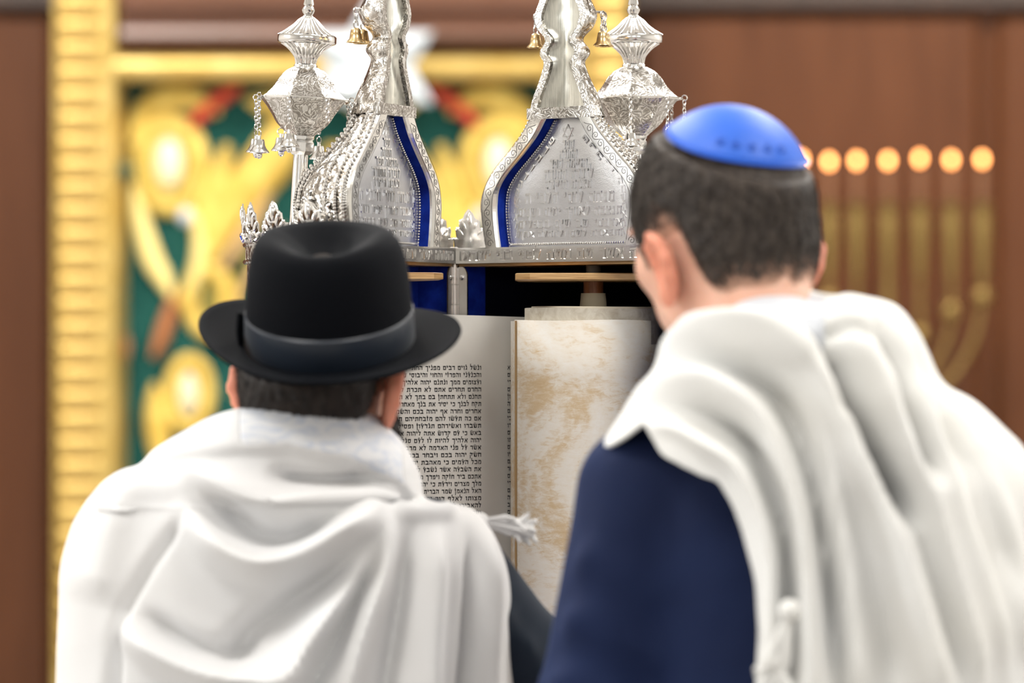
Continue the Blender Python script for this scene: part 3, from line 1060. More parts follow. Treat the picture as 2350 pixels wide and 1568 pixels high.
for side in ('R', 'L'):
    xf = xf_side(side)
    half = 'near-frontal' if side == 'R' else 'steeply turned'
    # --- body: outer silver wall, blue facet, black facets with the cavity's shade painted in
    n = 40
    body = MB()
    rows = [CASE_Z0, CASE_Z0 + .02, CASE_Z0 + .03, ZB0 - .10, ZB0 - .09, ZB0]
    rad = [1.02, 1.02, .985, .985, .99, 1.0]
    V = [(CR * k * math.cos(math.pi * i / n), CR * k * math.sin(math.pi * i / n), z) for i in range(n + 1) for z, k in zip(rows, rad)]
    body.add(V, grid_faces(n + 1, len(rows)))
    # flat rim of the wall thickness
    for s in (-1, 1):
        body.add([(s * CR, 0, CASE_Z0), (s * (CR - .008), 0, CASE_Z0), (s * (CR - .008), 0, ZB0), (s * CR, 0, ZB0)], [(0, 1, 2, 3)])
    wall_o = body.build('case_wall', 'silver_emboss', case, xf=xf)
    wall_o['label'] = 'embossed silver outer wall'
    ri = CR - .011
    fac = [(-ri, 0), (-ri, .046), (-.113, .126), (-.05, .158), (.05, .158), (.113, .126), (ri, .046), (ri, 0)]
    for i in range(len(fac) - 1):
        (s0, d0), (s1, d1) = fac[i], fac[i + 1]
        m_ = 'velvet_blue' if i in (0, 6) or (side == 'L' and i == 1) else 'lining_shade'  # facets deep in the cavity are painted black for shade
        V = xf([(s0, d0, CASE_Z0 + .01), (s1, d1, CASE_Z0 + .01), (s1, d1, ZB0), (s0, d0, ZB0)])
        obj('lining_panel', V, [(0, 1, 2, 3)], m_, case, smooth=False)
    # --- top and bottom plates
    for (z0, z1, nm, m_) in ((ZB0 - .004, ZB0 + .001, 'soffit_board', 'plywood'), (ZB1 - .004, ZB1, 'top_plate', 'silver_plain'), (CASE_Z0, CASE_Z0 + .012, 'floor_plate', 'silver_plain')):
        k = 32
        ring_ = [(CR * .985 * math.cos(math.pi * i / k), CR * .985 * math.sin(math.pi * i / k)) for i in range(k + 1)]
        V = [(a, b_, z0) for a, b_ in ring_] + [(a, b_, z1) for a, b_ in ring_]
        N = k + 1
        F = [tuple(range(N)), tuple(range(N, 2 * N))[::-1]] + [(i, (i + 1) % N, N + (i + 1) % N, N + i) for i in range(N)]
        obj(nm, xf(V), F, m_, case, smooth=False)
    # --- lettered band: flat bar in front, rope-edged hoop behind
    mb = MB()
    mb.add(*box((-CR, -.004, ZB0), (CR, .006, ZB1)))
    for z in (ZB0 + .0008, ZB1 - .0008):
        mb.add(*box((-CR - .0005, -.0052, z - .0012), (CR + .0005, -.003, z + .0012)))
    band = mb.build('inscribed_band', 'silver_plain', case, smooth=False, xf=xf)
    if side == 'R':
        pl = lambda x, y, d: (CR - .012 + x, -.0041 - d, ZB0 + .0038 + y)
    else:
        pl = lambda x, y, d: (-CR + .012 - x, -.0041 - d, ZB0 + .0038 + y)
    lm = letters_mesh(write_line(BAND_TEXT, .0115, .12, 2 * CR - .03), pl, .0013)
    lo = lm.build('raised_lettering', 'silver_recess', band, smooth=False, xf=xf)
    # thin bright outline under every letter
    pol = []
    for p in write_line(BAND_TEXT, .0115, .12, 2 * CR - .03):
        c = np.mean(np.array(p), axis=0)
        pol.append([tuple(np.array(q) + np.sign(np.array(q) - c) * .0007) for q in p])
    letters_mesh(pol, pl, .0007).build('letter_outline', 'silver_plain', band, smooth=False, xf=xf)
    hoop = MB()
    V = [(CR * k * math.cos(math.pi * i / 48), CR * k * math.sin(math.pi * i / 48), z) for i in range(49) for z, k in ((ZB0, 1.0), (ZB0 + .002, 1.01), (ZB1 - .002, 1.01), (ZB1, 1.0))]
    hoop.add(V, grid_faces(49, 4))
    hoop.build('outer_band', 'silver_emboss', case, xf=xf)
    for z in (ZB1, ZB0 - .002, ZB0 - .055):
        rp = MB()
        m2 = 110
        pts = []
        for i in range(m2 + 1):
            a = math.pi * i / m2
            pts.append((CR * 1.012 * math.cos(a), CR * 1.012 * math.sin(a), z))
        rr = [.0024 + .0007 * math.sin(i * 2.2) for i in range(m2 + 1)]
        rp.add(*tube(pts, rr, 6))
        rp.build('rope_moulding', 'silver_plain', case, xf=xf)
    # --- cresting of palmette leaves around the rim
    nl = 10
    for i in range(nl):
        a = math.pi * (i + .5) / nl
        W = PALM.verts()
        ang = W[:, 0] / CR + a
        rad_ = CR * 1.004 - W[:, 1] + .0022
        flare = 1 + .5 * np.clip(W[:, 2], 0, 1) * .6
        V = np.stack([rad_ * flare * np.cos(ang), rad_ * flare * np.sin(ang), W[:, 2] + ZB1 - .001], 1)
        lf = obj('cresting_leaf', xf(V), PALM.F, 'silver_plain', case)
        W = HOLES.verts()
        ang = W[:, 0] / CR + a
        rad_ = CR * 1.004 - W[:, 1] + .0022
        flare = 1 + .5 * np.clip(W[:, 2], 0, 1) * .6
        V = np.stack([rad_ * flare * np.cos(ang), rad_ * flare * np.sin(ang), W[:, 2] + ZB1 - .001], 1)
        obj('pierced_openings', xf(V), HOLES.F, 'hole_shade', lf)  # solid dark drops painted for the shade in the openings
    # --- onion dome: ribbed outer shell (half of a solid of revolution)
    V = []
    nphi = 64
    for i in range(nphi + 1):
        a = math.pi * i / nphi
        rib = 1.0 + .018 * abs(math.cos(3 * a)) ** 8 - .008
        for (z, w) in outp:
            V.append((w * rib * math.cos(a), .004 + DQ * w * rib * math.sin(a), z))
    dome = obj('dome_shell', xf(V), grid_faces(nphi + 1, len(outp)), 'silver_emboss', case)
    # raised ribs with beading, and palm trees in relief between them
    for kx in range(4):
        a = math.pi * kx / 3 if kx not in (0, 3) else (0.06 if kx == 0 else math.pi - .06)
        mb = MB()
        for da in (-.05, .05):
            for (z, w) in outp[1::1]:
                w2 = w * 1.02
                mb.add(*sphere((w2 * math.cos(a + da * .13 / max(w, .04)), .004 + DQ * w2 * math.sin(a + da * .13 / max(w, .04)), z), .0026, 6, 4))
        mb.build('beaded_rib', 'silver_plain', dome, xf=xf)
    for kx in range(3):
        a = math.pi * (kx + .5) / 3
        mb = MB()

        def on_dome(u, z, up):
            w = np.interp(z, [q[0] for q in outp], [q[1] for q in outp]) + up
            return (w * math.cos(a + u / .12), .004 + DQ * w * math.sin(a + u / .12), z)
        for (uo, zs_, hh) in ((0, zy(560), .050), (-.034, zy(565), .036), (.034, zy(565), .036)):
            tr_ = [on_dome(uo + .001 * math.sin(q * 6), zs_ + hh * q, .001) for q in np.linspace(0, 1, 8)]
            mb.add(*tube(tr_, [.0026] * 4 + [.002] * 4, 6))
            for ang in (-1.5, -1.0, -.5, 0, .5, 1.0, 1.5):
                fr = [on_dome(uo + .019 * q * math.sin(ang), zs_ + hh + .019 * q * math.cos(ang) - .012 * q * q * abs(math.sin(ang)), .002 + .002 * math.sin(q * 3)) for q in np.linspace(0, 1, 6)]
                mb.add(*tube(fr, [.001, .0022, .0026, .0024, .0018, .0008], 5))
        for q in range(26):
            zz = zy(500 - q * 8.2)
            for uu in (-.03, .03):
                f_ = np.interp(zz, [p_[0] for p_ in outp], [p_[1] for p_ in outp]) / .13
                mb.add(*sphere(on_dome(uu * f_, zz, .001), .0027, 6, 4))
        mb.build('palm_tree_relief', 'silver_plain', dome, xf=xf)
    # --- neck and bulb above the dome
    V = []
    for i in range(41):
        a = math.pi * i / 40
        for (z, w) in neckp:
            V.append((w * math.cos(a), .004 + w * .95 * math.sin(a), z))
    obj('neck_shell', xf(V), grid_faces(41, len(neckp)), 'silver_emboss', case)
    nk = MB()
    k = len(neckp)
    bw = .0105
    V = []
    for (z, w) in neckp:
        iw = max(w - bw, .0)
        V += [(-w, .004, z), (-w - .0005, -.003, z), (-iw, -.003, z), (-iw, .004, z), (iw, .004, z), (iw, -.003, z), (w + .0005, -.003, z), (w, .004, z)]
    F = []
    for i in range(k - 1):
        for j in (0, 1, 2, 4, 5, 6):
            F.append((i * 8 + j, i * 8 + j + 1, (i + 1) * 8 + j + 1, (i + 1) * 8 + j))
    nk.add(V, F)
    z0 = neckp[0][0]
    nk.add(*box((-.0545, -.0045, z0 - .002), (.0545, .004, z0 + .012)))
    nk.build('neck_border', 'silver_scroll', case, xf=xf, smooth=False)
    V = []
    for (z, w) in neckp:
        iw = max(w - bw + .0005, .001)
        for q in np.linspace(-1, 1, 9):
            V.append((iw * q, .002 + .006 * (1 - q * q), z))
    obj('neck_plate', xf(V), grid_faces(k, 9), 'silver_brushed', case)
    V, F = sphere((0, .0, zy(-75)), (.010, .010, .012), 12, 8)
    obj('top_knob', xf(V), F, 'silver_plain', case)
    # --- framed inscription panel in the onion's flat face
    for s in (-1, 1):
        V = []
        for (z, w), (z2, wi) in zip(outp, innp):
            V += [(s * w, .006, z), (s * w, -.0015, z), (s * (w - .003), -.004, z), (s * (wi + .003), -.004, z2), (s * wi, -.001, z2), (s * wi, .004, z2)]
        pf = obj('panel_frame', xf(V), grid_faces(len(outp), 6), 'silver_frame', case, smooth=False)
        # engraved vine running down the frame
        op = np.array(outp); ip = np.array(innp)
        mid = np.stack([(op[:, 1] + ip[:, 1]) / 2, (op[:, 0] + ip[:, 0]) / 2], 1)
        seg = np.r_[0, np.cumsum(np.linalg.norm(np.diff(mid, axis=0), axis=1))]
        tg = np.gradient(mid, axis=0); tg /= np.linalg.norm(tg, axis=1)[:, None]
        def along(u, off):
            m0 = np.array([np.interp(u, seg, mid[:, 0]), np.interp(u, seg, mid[:, 1])])
            t0 = np.array([np.interp(u, seg, tg[:, 0]), np.interp(u, seg, tg[:, 1])])
            return (s * (m0[0] - t0[1] * off), -.0041, m0[1] + t0[0] * off)
        vb = MB()
        us_ = np.linspace(.006, seg[-1] - .006, 160)
        vb.add(*tube([along(u, .0045 * math.sin(u * 2 * math.pi / .026)) for u in us_], .00042, 4))
        for kx in range(int(seg[-1] / .013)):
            u0 = .0065 + kx * .013
            sg_ = 1 if kx % 2 == 0 else -1
            vb.add(*tube([along(u0 + (.0012 + .0032 * q) * math.cos(2.2 * q * math.pi), sg_ * (-.001 + (.0012 + .0032 * q) * math.sin(2.2 * q * math.pi))) for q in np.linspace(0, 1, 14)], .0004, 4))
        for off in (-.0082, .0082):
            vb.add(*tube([along(u, off * min(1, .8 + .2)) for u in us_], .0003, 4))
        vb.build('engraved_vine', 'engraved_line', pf, xf=xf)
        V = []
        for (z2, wi) in innp:
            V += [(s * wi, .002, z2), (s * (wi - .001), REC + .002, z2)]
        obj('velvet_strip', xf(V), grid_faces(len(innp), 2), 'velvet_blue', case)
    V = []
    for (z2, wi) in innp:
        for q in np.linspace(-1, 1, 13):
            V.append((wi * q, REC - .004 * (1 - q * q), z2))
    plate = obj('inscription_plate', xf(V), grid_faces(len(innp), 13), 'silver_stipple', case)
    mb = MB()
    ez = np.array([q[0] for q in innp]); ew = np.array([q[1] for q in innp])
    for s in (-1, 1):
        pts = np.stack([s * (ew - .004), np.full(len(ew), REC - .0022), ez], 1)
        seg = np.r_[0, np.cumsum(np.linalg.norm(np.diff(pts, axis=0), axis=1))]
        for u in np.arange(.003, seg[-1], .0036):
            mb.add(*sphere([np.interp(u, seg, pts[:, c_]) for c_ in range(3)], .0016, 6, 4))
    for u in np.arange(-.098, .099, .0036):
        mb.add(*sphere((u, REC - .0025 - .003 * (1 - (u / .1) ** 2), ez[0] + .0045), .0017, 6, 4))
    mb.build('bead_border', 'silver_plain', plate, xf=xf)
    allp = MB()
    sg = 1 if side == 'R' else -1
    for (txt, py, wid, hh) in PANEL_LINES:
        zc = zy(py) - hh / 2
        pl2 = lambda x, y, d, zc=zc, wid=wid: (sg * (wid / 2 + x), REC - .004 * (1 - ((wid / 2 + x) / .1) ** 2) - .0002 - d, zc + y)
        q = letters_mesh(write_line(txt, hh, .16, wid), pl2, .0012)
        allp.add(q.verts(), q.F)
    # border lettering that follows the left and right slope
    for s in (-1, 1):
        for i, ch in enumerate('ספרתורהמשהאמת'):
            zc = zy(300 + i * 19.5)
            wx = np.interp(zc, ez, ew) - .020
            if wx < .02: continue
            for p in write_line(ch, .010):
                an = .75 if zc > zy(400) else .25
                ca, sa = math.cos(an * s * sg), math.sin(an * s * sg)
                pp = [(s * wx + (x + .004) * ca - (y - .005) * sa, (x + .004) * sa + (y - .005) * ca + zc) for x, y in p]
                c = np.mean(np.array(pp), axis=0)
                k_ = len(pp)
                V = [(a_, REC - .0035 * (1 - (a_ / .1) ** 2), b_) for a_, b_ in pp] + [(c[0] + (a_ - c[0]) * .85, REC - .0035 * (1 - (a_ / .1) ** 2) - .0011, c[1] + (b_ - c[1]) * .85) for a_, b_ in pp]
                allp.add(V, [tuple(range(k_, 2 * k_))] + [(j, (j + 1) % k_, k_ + (j + 1) % k_, k_ + j) for j in range(k_)])
    # small star at the top of the plate
    for an0 in (0, math.pi):
        tri = [(0.010 * math.sin(an0 + q * 2 * math.pi / 3), REC - .004, zy(302) + .010 * math.cos(an0 + q * 2 * math.pi / 3)) for q in range(4)]
        allp.add(*tube(tri, .0008, 5))
    allp.build('raised_inscription', 'silver_letter', plate, smooth=False, xf=xf)
    # --- little brass bells hanging from the bulb
    spots = [(-.043, .004), (.030, .026), (.022, .038)] if side == 'R' else [(.022, .038), (.0, .034), (-.035, .012)]
    for bi, (s_, d_) in enumerate(spots):
        f_ = 1.28 if bi else 1.1
        s_, d_ = s_ * f_, d_ * f_
        zt = zy(26)
        c = xf([(s_, d_, 0)])[0]
        hk = obj('bell_chain', *(lambda mb: (mb.verts(), mb.F))(chain_mb((c[0], c[1], zt), .024, .008, .0011, .003)), 'steel', case)
        V, F = lathe([(r_, z_ * 1.0) for r_, z_ in bell_profile(.0118, .018)], 18)
        obj('brass_bell', V + np.array([c[0], c[1], zt - .024]), F, 'brass_bell', case)
        V, F = tube([xf([(s_ * .62, d_ * .62 + .003, zt + .001)])[0], (c[0], c[1], zt)], .0012, 5)
        obj('bell_hook', V, F, 'steel', case)
    # --- sockets for the finials
    V, F = lathe([(0, ZB1), (.018, ZB1), (.018, ZB1 + .006), (.013, ZB1 + .012), (.013, ZB1 + .03), (0, ZB1 + .03)], 16)
    sd = .135 if side == 'L' else .142
    c = xf([(0, sd, 0)])[0]
    obj('finial_socket', V + np.array([c[0], c[1], 0]), F, 'silver_plain', case)
    FR[side] += (c,)

# --- hinge
kn = .0255
z = ZB0 - .002
i = 0
while z > CASE_Z0 + .05:
    V, F = tube([(HX, HY - .004, z), (HX, HY - .004, z - kn + .0012)], .0047 if i % 2 == 0 else .0043, 12)
    obj('hinge_knuckle', V, F, 'steel', case, smooth=True)
    z -= kn
    i += 1
V, F = tube([(HX, HY - .004, ZB0 + .006), (HX, HY - .004, CASE_Z0 + .04)], .0022, 8)
obj('hinge_pin', V, F, 'steel', case)
for side in ('R', 'L'):
    xf = xf_side(side)
    w_ = .021
    pts = [(0, 0), (w_, 0)]
    top = ZB0 - .004
    out = [(-CR + .002, CASE_Z0 + .05), (-CR + .002 + w_, CASE_Z0 + .05)] + [(-CR + .002 + w_ / 2 + w_ / 2 * math.cos(a), top - .012 + .012 * math.sin(a)) for a in np.linspace(0, math.pi, 9)]
    k = len(out)
    V = [(s, -.0015, z) for s, z in out] + [(s, .0005, z) for s, z in out]
    F = [tuple(range(k)), tuple(range(k, 2 * k))[::-1]] + [(j, (j + 1) % k, k + (j + 1) % k, k + j) for j in range(k)]
    lf = obj('hinge_leaf', xf(V), F, 'steel', case, smooth=False)
    for zc in np.arange(top - .014, CASE_Z0 + .06, -.12):
        V, F = sphere((-CR + .002 + w_ * .55, -.0015, zc), (.0036, .0015, .0036), 10, 6)
        obj('hinge_screw', xf(V), F, 'steel', lf)

# ================================================================== the two silver finials
def finial(c, label, lean, spin, bell_mask, D):
    def zp(y): return CZ + (784 - y) / FPX * D
    k = D / FPX
    base = np.array([c[0], c[1], ZB1 + .004])
    root = thing('torah_finial', base, label, 'finial', 'silver finials on the Torah case')
    R3 = np.array(Matrix.Rotation(lean, 3, 'Y'))

    def fin(V):
        W = np.asarray(V, float) - np.array([0, 0, base[2]])
        return W @ R3.T + base
    V, F = lathe([(0, base[2]), (18.5 * k, base[2]), (18 * k, zp(420)), (17 * k, zp(350)), (0, zp(348))], 20)
    obj('stem', fin(V), F, 'silver_plain', root)
    oct_ = lambda a, j: 1.0 / max(math.cos(((a + math.pi / 8) % (math.pi / 4)) - math.pi / 8), .9)
    V, F = lathe([(0, zp(355)), (20 * k, zp(355)), (28 * k, zp(347)), (28 * k, zp(327)), (24 * k, zp(320)), (28 * k, zp(318)), (28 * k, zp(312)), (0, zp(312))], 32, oct_)
    obj('collar', fin(V), F, 'silver_plain', root, smooth=False)
    # eight-sided bowl, lower and upper half
    def facet(a, j):
        u = ((a + spin) % (math.pi / 4)) / (math.pi / 4)
        return 1.0 / (math.cos((u - .5) * math.pi / 4)) * .965 + .02 * (abs(u - .5) > .46)
    lowp = catmull([(27, 313), (46, 296), (60, 282), (72, 262), (86, 242), (97, 229)], 18)
    V, F = lathe([(r * k, zp(y)) for r, y in lowp], 96, facet)
    obj('lower_bowl', fin(V), F, 'silver_scroll', root)
    upp = catmull([(101, 227), (90, 219), (74, 202), (60, 180), (46, 164), (28, 154)], 18)
    V, F = lathe([(r * k, zp(y)) for r, y in upp], 96, facet)
    obj('upper_bowl', fin(V), F, 'silver_scroll', root)
    V = []
    rim = [(103 * k / math.cos(math.pi / 8) * .985 * math.cos(a - spin), 103 * k / math.cos(math.pi / 8) * .985 * math.sin(a - spin), zp(228)) for a in np.arange(8) * math.pi / 4]
    rp = []
    for i in range(8):
        a, b_ = np.array(rim[i]), np.array(rim[(i + 1) % 8])
        for q in (0, .33, .66):
            rp.append(a + (b_ - a) * q)
    rp.append(rp[0])
    V, F = tube(rp, .0017, 6)
    obj('rim', fin(V), F, 'silver_plain', root)
    V, F = lathe([(24 * k, zp(156)), (27 * k, zp(154)), (27 * k, zp(149)), (24 * k, zp(146))], 24)
    obj('ring', fin(V), F, 'silver_plain', root)
    flute = lambda a, j: 1.0 + .045 * math.sin(a * 24)
    V, F = lathe([(r * k, zp(y)) for r, y in catmull([(23, 147), (27, 130), (42, 112), (58, 101)], 12)], 144, flute)
    obj('fluted_neck', fin(V), F, 'silver_plain', root)
    V, F = lathe([(56 * k, zp(101)), (66 * k, zp(98)), (68 * k, zp(95)), (68 * k, zp(83)), (66 * k, zp(80)), (60 * k, zp(80))], 48)
    obj('canopy_rim', fin(V), F, 'silver_plain', root)
    V, F = lathe([(r * k, zp(y)) for r, y in catmull([(66, 80), (50, 70), (34, 57), (24, 46), (14, 38)], 12)], 144, flute)
    obj('fluted_canopy', fin(V), F, 'silver_plain', root)
    V, F = lathe([(13 * k, zp(40)), (13 * k, zp(36)), (10 * k, zp(34)), (14 * k, zp(28)), (16 * k, zp(22)), (13 * k, zp(16)), (10 * k, zp(13)), (13 * k, zp(9)), (12 * k, zp(4)), (8 * k, zp(-14)), (4 * k, zp(-34)), (0, zp(-40))], 20)
    obj('spire', fin(V), F, 'silver_plain', root)
    for i in range(8):
        top = fin([rim[i]])[0]
        outw = (top - base) * np.array([1, 1, 0]); outw /= np.linalg.norm(outw)
        tp = top + outw * .003
        V, F = torus((tp[0], tp[1], tp[2] + .001), .0035, .0008, i * math.pi / 4, 10, 4)
        obj('eyelet', V, F, 'silver_plain', root)
        ln = (.033, .038, .041)[i % 3]
        if not bell_mask[i]:
            ln *= .75
        mb = chain_mb((tp[0], tp[1], tp[2] - .002), ln, .0052, .0009, .0022)
        ch = mb.build('chain', 'silver_plain', root)
        if bell_mask[i]:
            zt = tp[2] - .002 - ln
            V, F = torus((tp[0], tp[1], zt - .0035), .0045, .0007, .3 + i, 12, 4)
            obj('chain_ring', V, F, 'silver_plain', ch)
            V, F = lathe([(0, .002), (.002, .002), (.0022, -.003), (.006, -.003), (.0068, -.006), (.0072, -.010), (.009, -.014), (.0125, -.0185), (.0125, -.0195), (.009, -.0165), (.005, -.006), (0, -.005)], 18)
            bo = obj('bell', V + np.array([tp[0], tp[1], zt - .008]), F, 'silver_plain', root)
            V, F = sphere((tp[0], tp[1], zt - .030), (.004, .004, .005), 10, 6)
            obj('clapper', V, F, 'silver_plain', bo)


finial(FR['L'][2], 'silver finial with bells rising over the black hat', math.radians(3.0), .25, [1, 0, 1, 1, 1, 1, 1, 0], 4.88)
finial(FR['R'][2], 'silver finial with chains rising over the blue skullcap', math.radians(-.5), .1, [1, 1, 1, 1, 1, 1, 1, 1], 4.98)

# ================================================================== the scroll
scroll = thing('torah_scroll', (HX, 4.9, CASE_Z0 + .012), 'open parchment Torah scroll with columns of black Hebrew writing', 'scroll')
SL = xf_side('L')([(0, .06, 0)])[0][:2]
SR = xf_side('R')([(0, .06, 0)])[0][:2]
rl, rr_ = .034, .094
SO = SR + np.array([-.0115, .0])      # the loosely wound outer turns sit a little off the staff
ZT, ZBOT = 1.580, 1.085
# rollers: staff, upper plate, sleeve, cord
for c, rad_, sx_, rz_ in ((SR, .088, .098, 0.0), (SL, .03, .098, .35)):
    V, F = lathe([(0, CASE_Z0 + .012), (.0125, CASE_Z0 + .012), (.0125, zy(641)), (0, zy(641))], 20)
    st = obj('staff', V + np.array([c[0], c[1], 0]), F, 'staff_wood', scroll)
    V, F = lathe([(0, zy(640)), (.0095, zy(640)), (.0095, ZB0 - .004), (0, ZB0 - .004)], 20)
    obj('sleeve', V + np.array([c[0], c[1], 0]), F, 'staff_sleeve', st)
    pr = []
    for q in np.linspace(0, 1, 15):
        pr.append((.0172 - .0018 * q + .0004 * math.sin(q * 44), zy(704) + (zy(672) - zy(704)) * q))
    V, F = lathe([(0, pr[0][1])] + pr + [(0, pr[-1][1])], 24)
    obj('cord_wrapping', V + np.array([c[0], c[1], 0]), F, 'cord_wrap', st)
    for zc, zd in ((zy(630, 4.9), zy(643, 4.9)), (1.04, 1.032)):
        a, b_ = sx_, .085
        ch_ = .018
        o_ = [(-a + ch_, -b_), (a - ch_, -b_), (a, -b_ + ch_), (a, b_ - .05), (a - .05, b_), (-a + .05, b_), (-a, b_ - .05), (-a, -b_ + ch_)]
        co, si = math.cos(rz_), math.sin(rz_)
        o_ = [(x * co - y * si + c[0], x * si + y * co + c[1]) for x, y in o_]
        k = len(o_)
        V = [(x, y, zd) for x, y in o_] + [(x, y, zc) for x, y in o_] + [(x + (c[0] - x) * .02, y + (c[1] - y) * .02, zc + .0008) for x, y in o_] + [(x + (c[0] - x) * .05, y + (c[1] - y) * .05, zd - .0015) for x, y in o_]
        F = [tuple(range(2 * k, 3 * k)), tuple(range(3 * k, 4 * k))[::-1]]
        for r0, r1 in ((0, k), (k, 2 * k), (3 * k, 0)):
            F += [(r0 + i, r0 + (i + 1) % k, r1 + (i + 1) % k, r1 + i) for i in range(k)]
        obj('roller_plate', V, F, 'plywood', st, smooth=False)
# right roll: the wound core stands a little above the outer turn
def cyl_roll(name, c, r, z0, z1, material, wob=.0):
    n = 72
    V = []
    for i in range(n):
        a = 2 * math.pi * i / n
        w = r * (1 + .004 * math.sin(3 * a + 1) + .003 * math.sin(7 * a))
        dz = wob * math.sin(a * 2 + .5)
        V += [(c[0] + w * math.cos(a), c[1] + w * math.sin(a), z0), (c[0] + w * math.cos(a), c[1] + w * math.sin(a), z1 + dz), (c[0] + w * .9 * math.cos(a), c[1] + w * .9 * math.sin(a), z1 + dz - .0005), (c[0] + .012 * math.cos(a), c[1] + .012 * math.sin(a), z1 - .001)]
    return obj(name, V, grid_faces(n, 4, wrap_u=True), material, scroll)
ZCORE = CZ + (784 - 707) / FPX * 4.83
ZROLL = CZ + (784 - 735) / FPX * 4.83
cyl_roll('roll_core', SR, .0865, ZROLL - .03, ZCORE, 'roll_end', .0008)
cyl_roll('roll_core', SR, .078, ZCORE - .01, ZCORE + .0022, 'parchment_edge', .0004)
cyl_roll('parchment_roll', SO, .0925, ZBOT, ZROLL - .001, 'parchment_back', .0004)
cyl_roll('parchment_roll', SL, rl, ZBOT, ZT + .002, 'parchment_back', .0004)
# outermost turn of the right roll: begins at a seam on the left
n = 60
V = []
a0 = math.radians(204); a1 = math.radians(204 + 215)
for i in range(n + 1):
    a = a0 + (a1 - a0) * i / n
    r0 = .0955 + .0004 * math.sin(5 * a)
    for z in np.linspace(ZBOT - .002, ZROLL + .0006 * math.sin(4 * a), 8):
        V.append((SO[0] + r0 * math.cos(a), SO[1] + r0 * math.sin(a), z))
ot = obj('outer_turn', V, grid_faces(n + 1, 8), 'parchment_back', scroll)
solidify(ot, .0016)
V = []
for z in np.linspace(ZBOT, ZROLL - .0005, 12):
    a = math.radians(206.5)
    for da, r0 in ((-.024, .0945), (-.010, .0968), (.020, .0966), (.040, .0964)):
        V.append((SO[0] + r0 * math.cos(a + da), SO[1] + r0 * math.sin(a + da), z))
obj('glued_seam', V, grid_faces(12, 4), 'parchment_seam', scroll)
# the open sheet between the rolls
dv = SO - SL
dist = np.linalg.norm(dv)
ang = math.atan2(dv[1], dv[0]) + math.asin((rr_ - rl) / dist)
nv = np.array([-math.sin(ang), math.cos(ang)])
A_ = SL + rl * nv; B_ = SO + (rr_ - .0005) * nv
SLEN = np.linalg.norm(B_ - A_)
def on_sheet(u, z, up=0.0):
    """u metres from the right tangent point toward the left"""
    t_ = 1 - u / SLEN
    p = A_ + (B_ - A_) * t_
    bow = -.010 * math.sin(math.pi * min(max(t_, 0), 1)) - up
    return (p[0] + nv[0] * bow, p[1] + nv[1] * bow, z)
V = []
nu = 40
for i in range(nu + 1):
    u = SLEN * i / nu
    for z in np.linspace(ZBOT, ZT + .0075 * (u / SLEN), 10):
        V.append(on_sheet(u, z))
sheet = obj('open_sheet', V, grid_faces(nu + 1, 10), 'parchment_front', scroll)
TEXT = ['ונשל גוים רבים מפניך החתי והגרגשי והאמרי', 'והכנעני והפרזי והחוי והיבוסי שבעה גוים רבים', 'ועצומים ממך ונתנם יהוה אלהיך לפניך והכיתם',
        'החרם תחרים אתם לא תכרת להם ברית ולא', 'תחנם ולא תתחתן בם בתך לא תתן לבנו ובתו', 'תקח לבנך כי יסיר את בנך מאחרי ועבדו אלהים',
        'אחרים וחרה אף יהוה בכם והשמידך מהר כי', 'אם כה תעשו להם מזבחתיהם תתצו ומצבתם', 'תשברו ואשירהם תגדעון ופסיליהם תשרפון',
        'באש כי עם קדוש אתה ליהוה אלהיך בך בחר', 'יהוה אלהיך להיות לו לעם סגלה מכל העמים', 'אשר על פני האדמה לא מרבכם מכל העמים',
        'חשק יהוה בכם ויבחר בכם כי אתם המעט', 'מכל העמים כי מאהבת יהוה אתכם ומשמרו', 'את השבעה אשר נשבע לאבתיכם הוציא יהוה',
        'אתכם ביד חזקה ויפדך מבית עבדים מיד פרעה', 'מלך מצרים וידעת כי יהוה אלהיך הוא האלהים', 'האל הנאמן שמר הברית והחסד לאהביו ולשמרי',
        'מצותו לאלף דור ומשלם לשנאיו אל פניו', 'להאבידו לא יאחר לשנאו אל פניו ישלם לו', 'ושמרת את המצוה ואת החקים ואת המשפטים',
        'אשר אנכי מצוך היום לעשותם והיה עקב', 'תשמעון את המשפטים האלה ושמרתם ועשיתם']
# find u whose image column is 1104 (right margin) and 1175 (next column's left end)
us = np.linspace(0, SLEN, 400)
pxs = np.array([project(np.array(on_sheet(u, 1.5)))[0] for u in us])
U1 = float(np.interp(-1104, -pxs, us))
U2 = float(np.interp(-1164.5, -pxs, us))
mb = MB(); mb2 = MB()
DS = on_sheet(U1, 1.5)[1]
for i, line in enumerate(TEXT):
    yb = 849 + i * 16.62
    zl = CZ + (784 - yb) / FPX * DS
    q = letters_mesh(write_line(line, .0050, .14, .158, True), lambda x, y, d: on_sheet(U1 - x, zl + y, .0003))
    mb.add(q.verts(), q.F)
    word = TEXT[(i * 7 + 3) % len(TEXT)].split()[-1][-3:]
    polys = write_line(word, .0050, .14, None, True)
    wmin = min(x for p in polys for x, y in p)
    q = letters_mesh(polys, lambda x, y, d: on_sheet(U2 - (x - wmin), zl + y, .0003))
    mb2.add(q.verts(), q.F)
mb.build('text_column', 'ink', sheet, smooth=False)
mb2.build('text_column', 'ink', sheet, smooth=False)

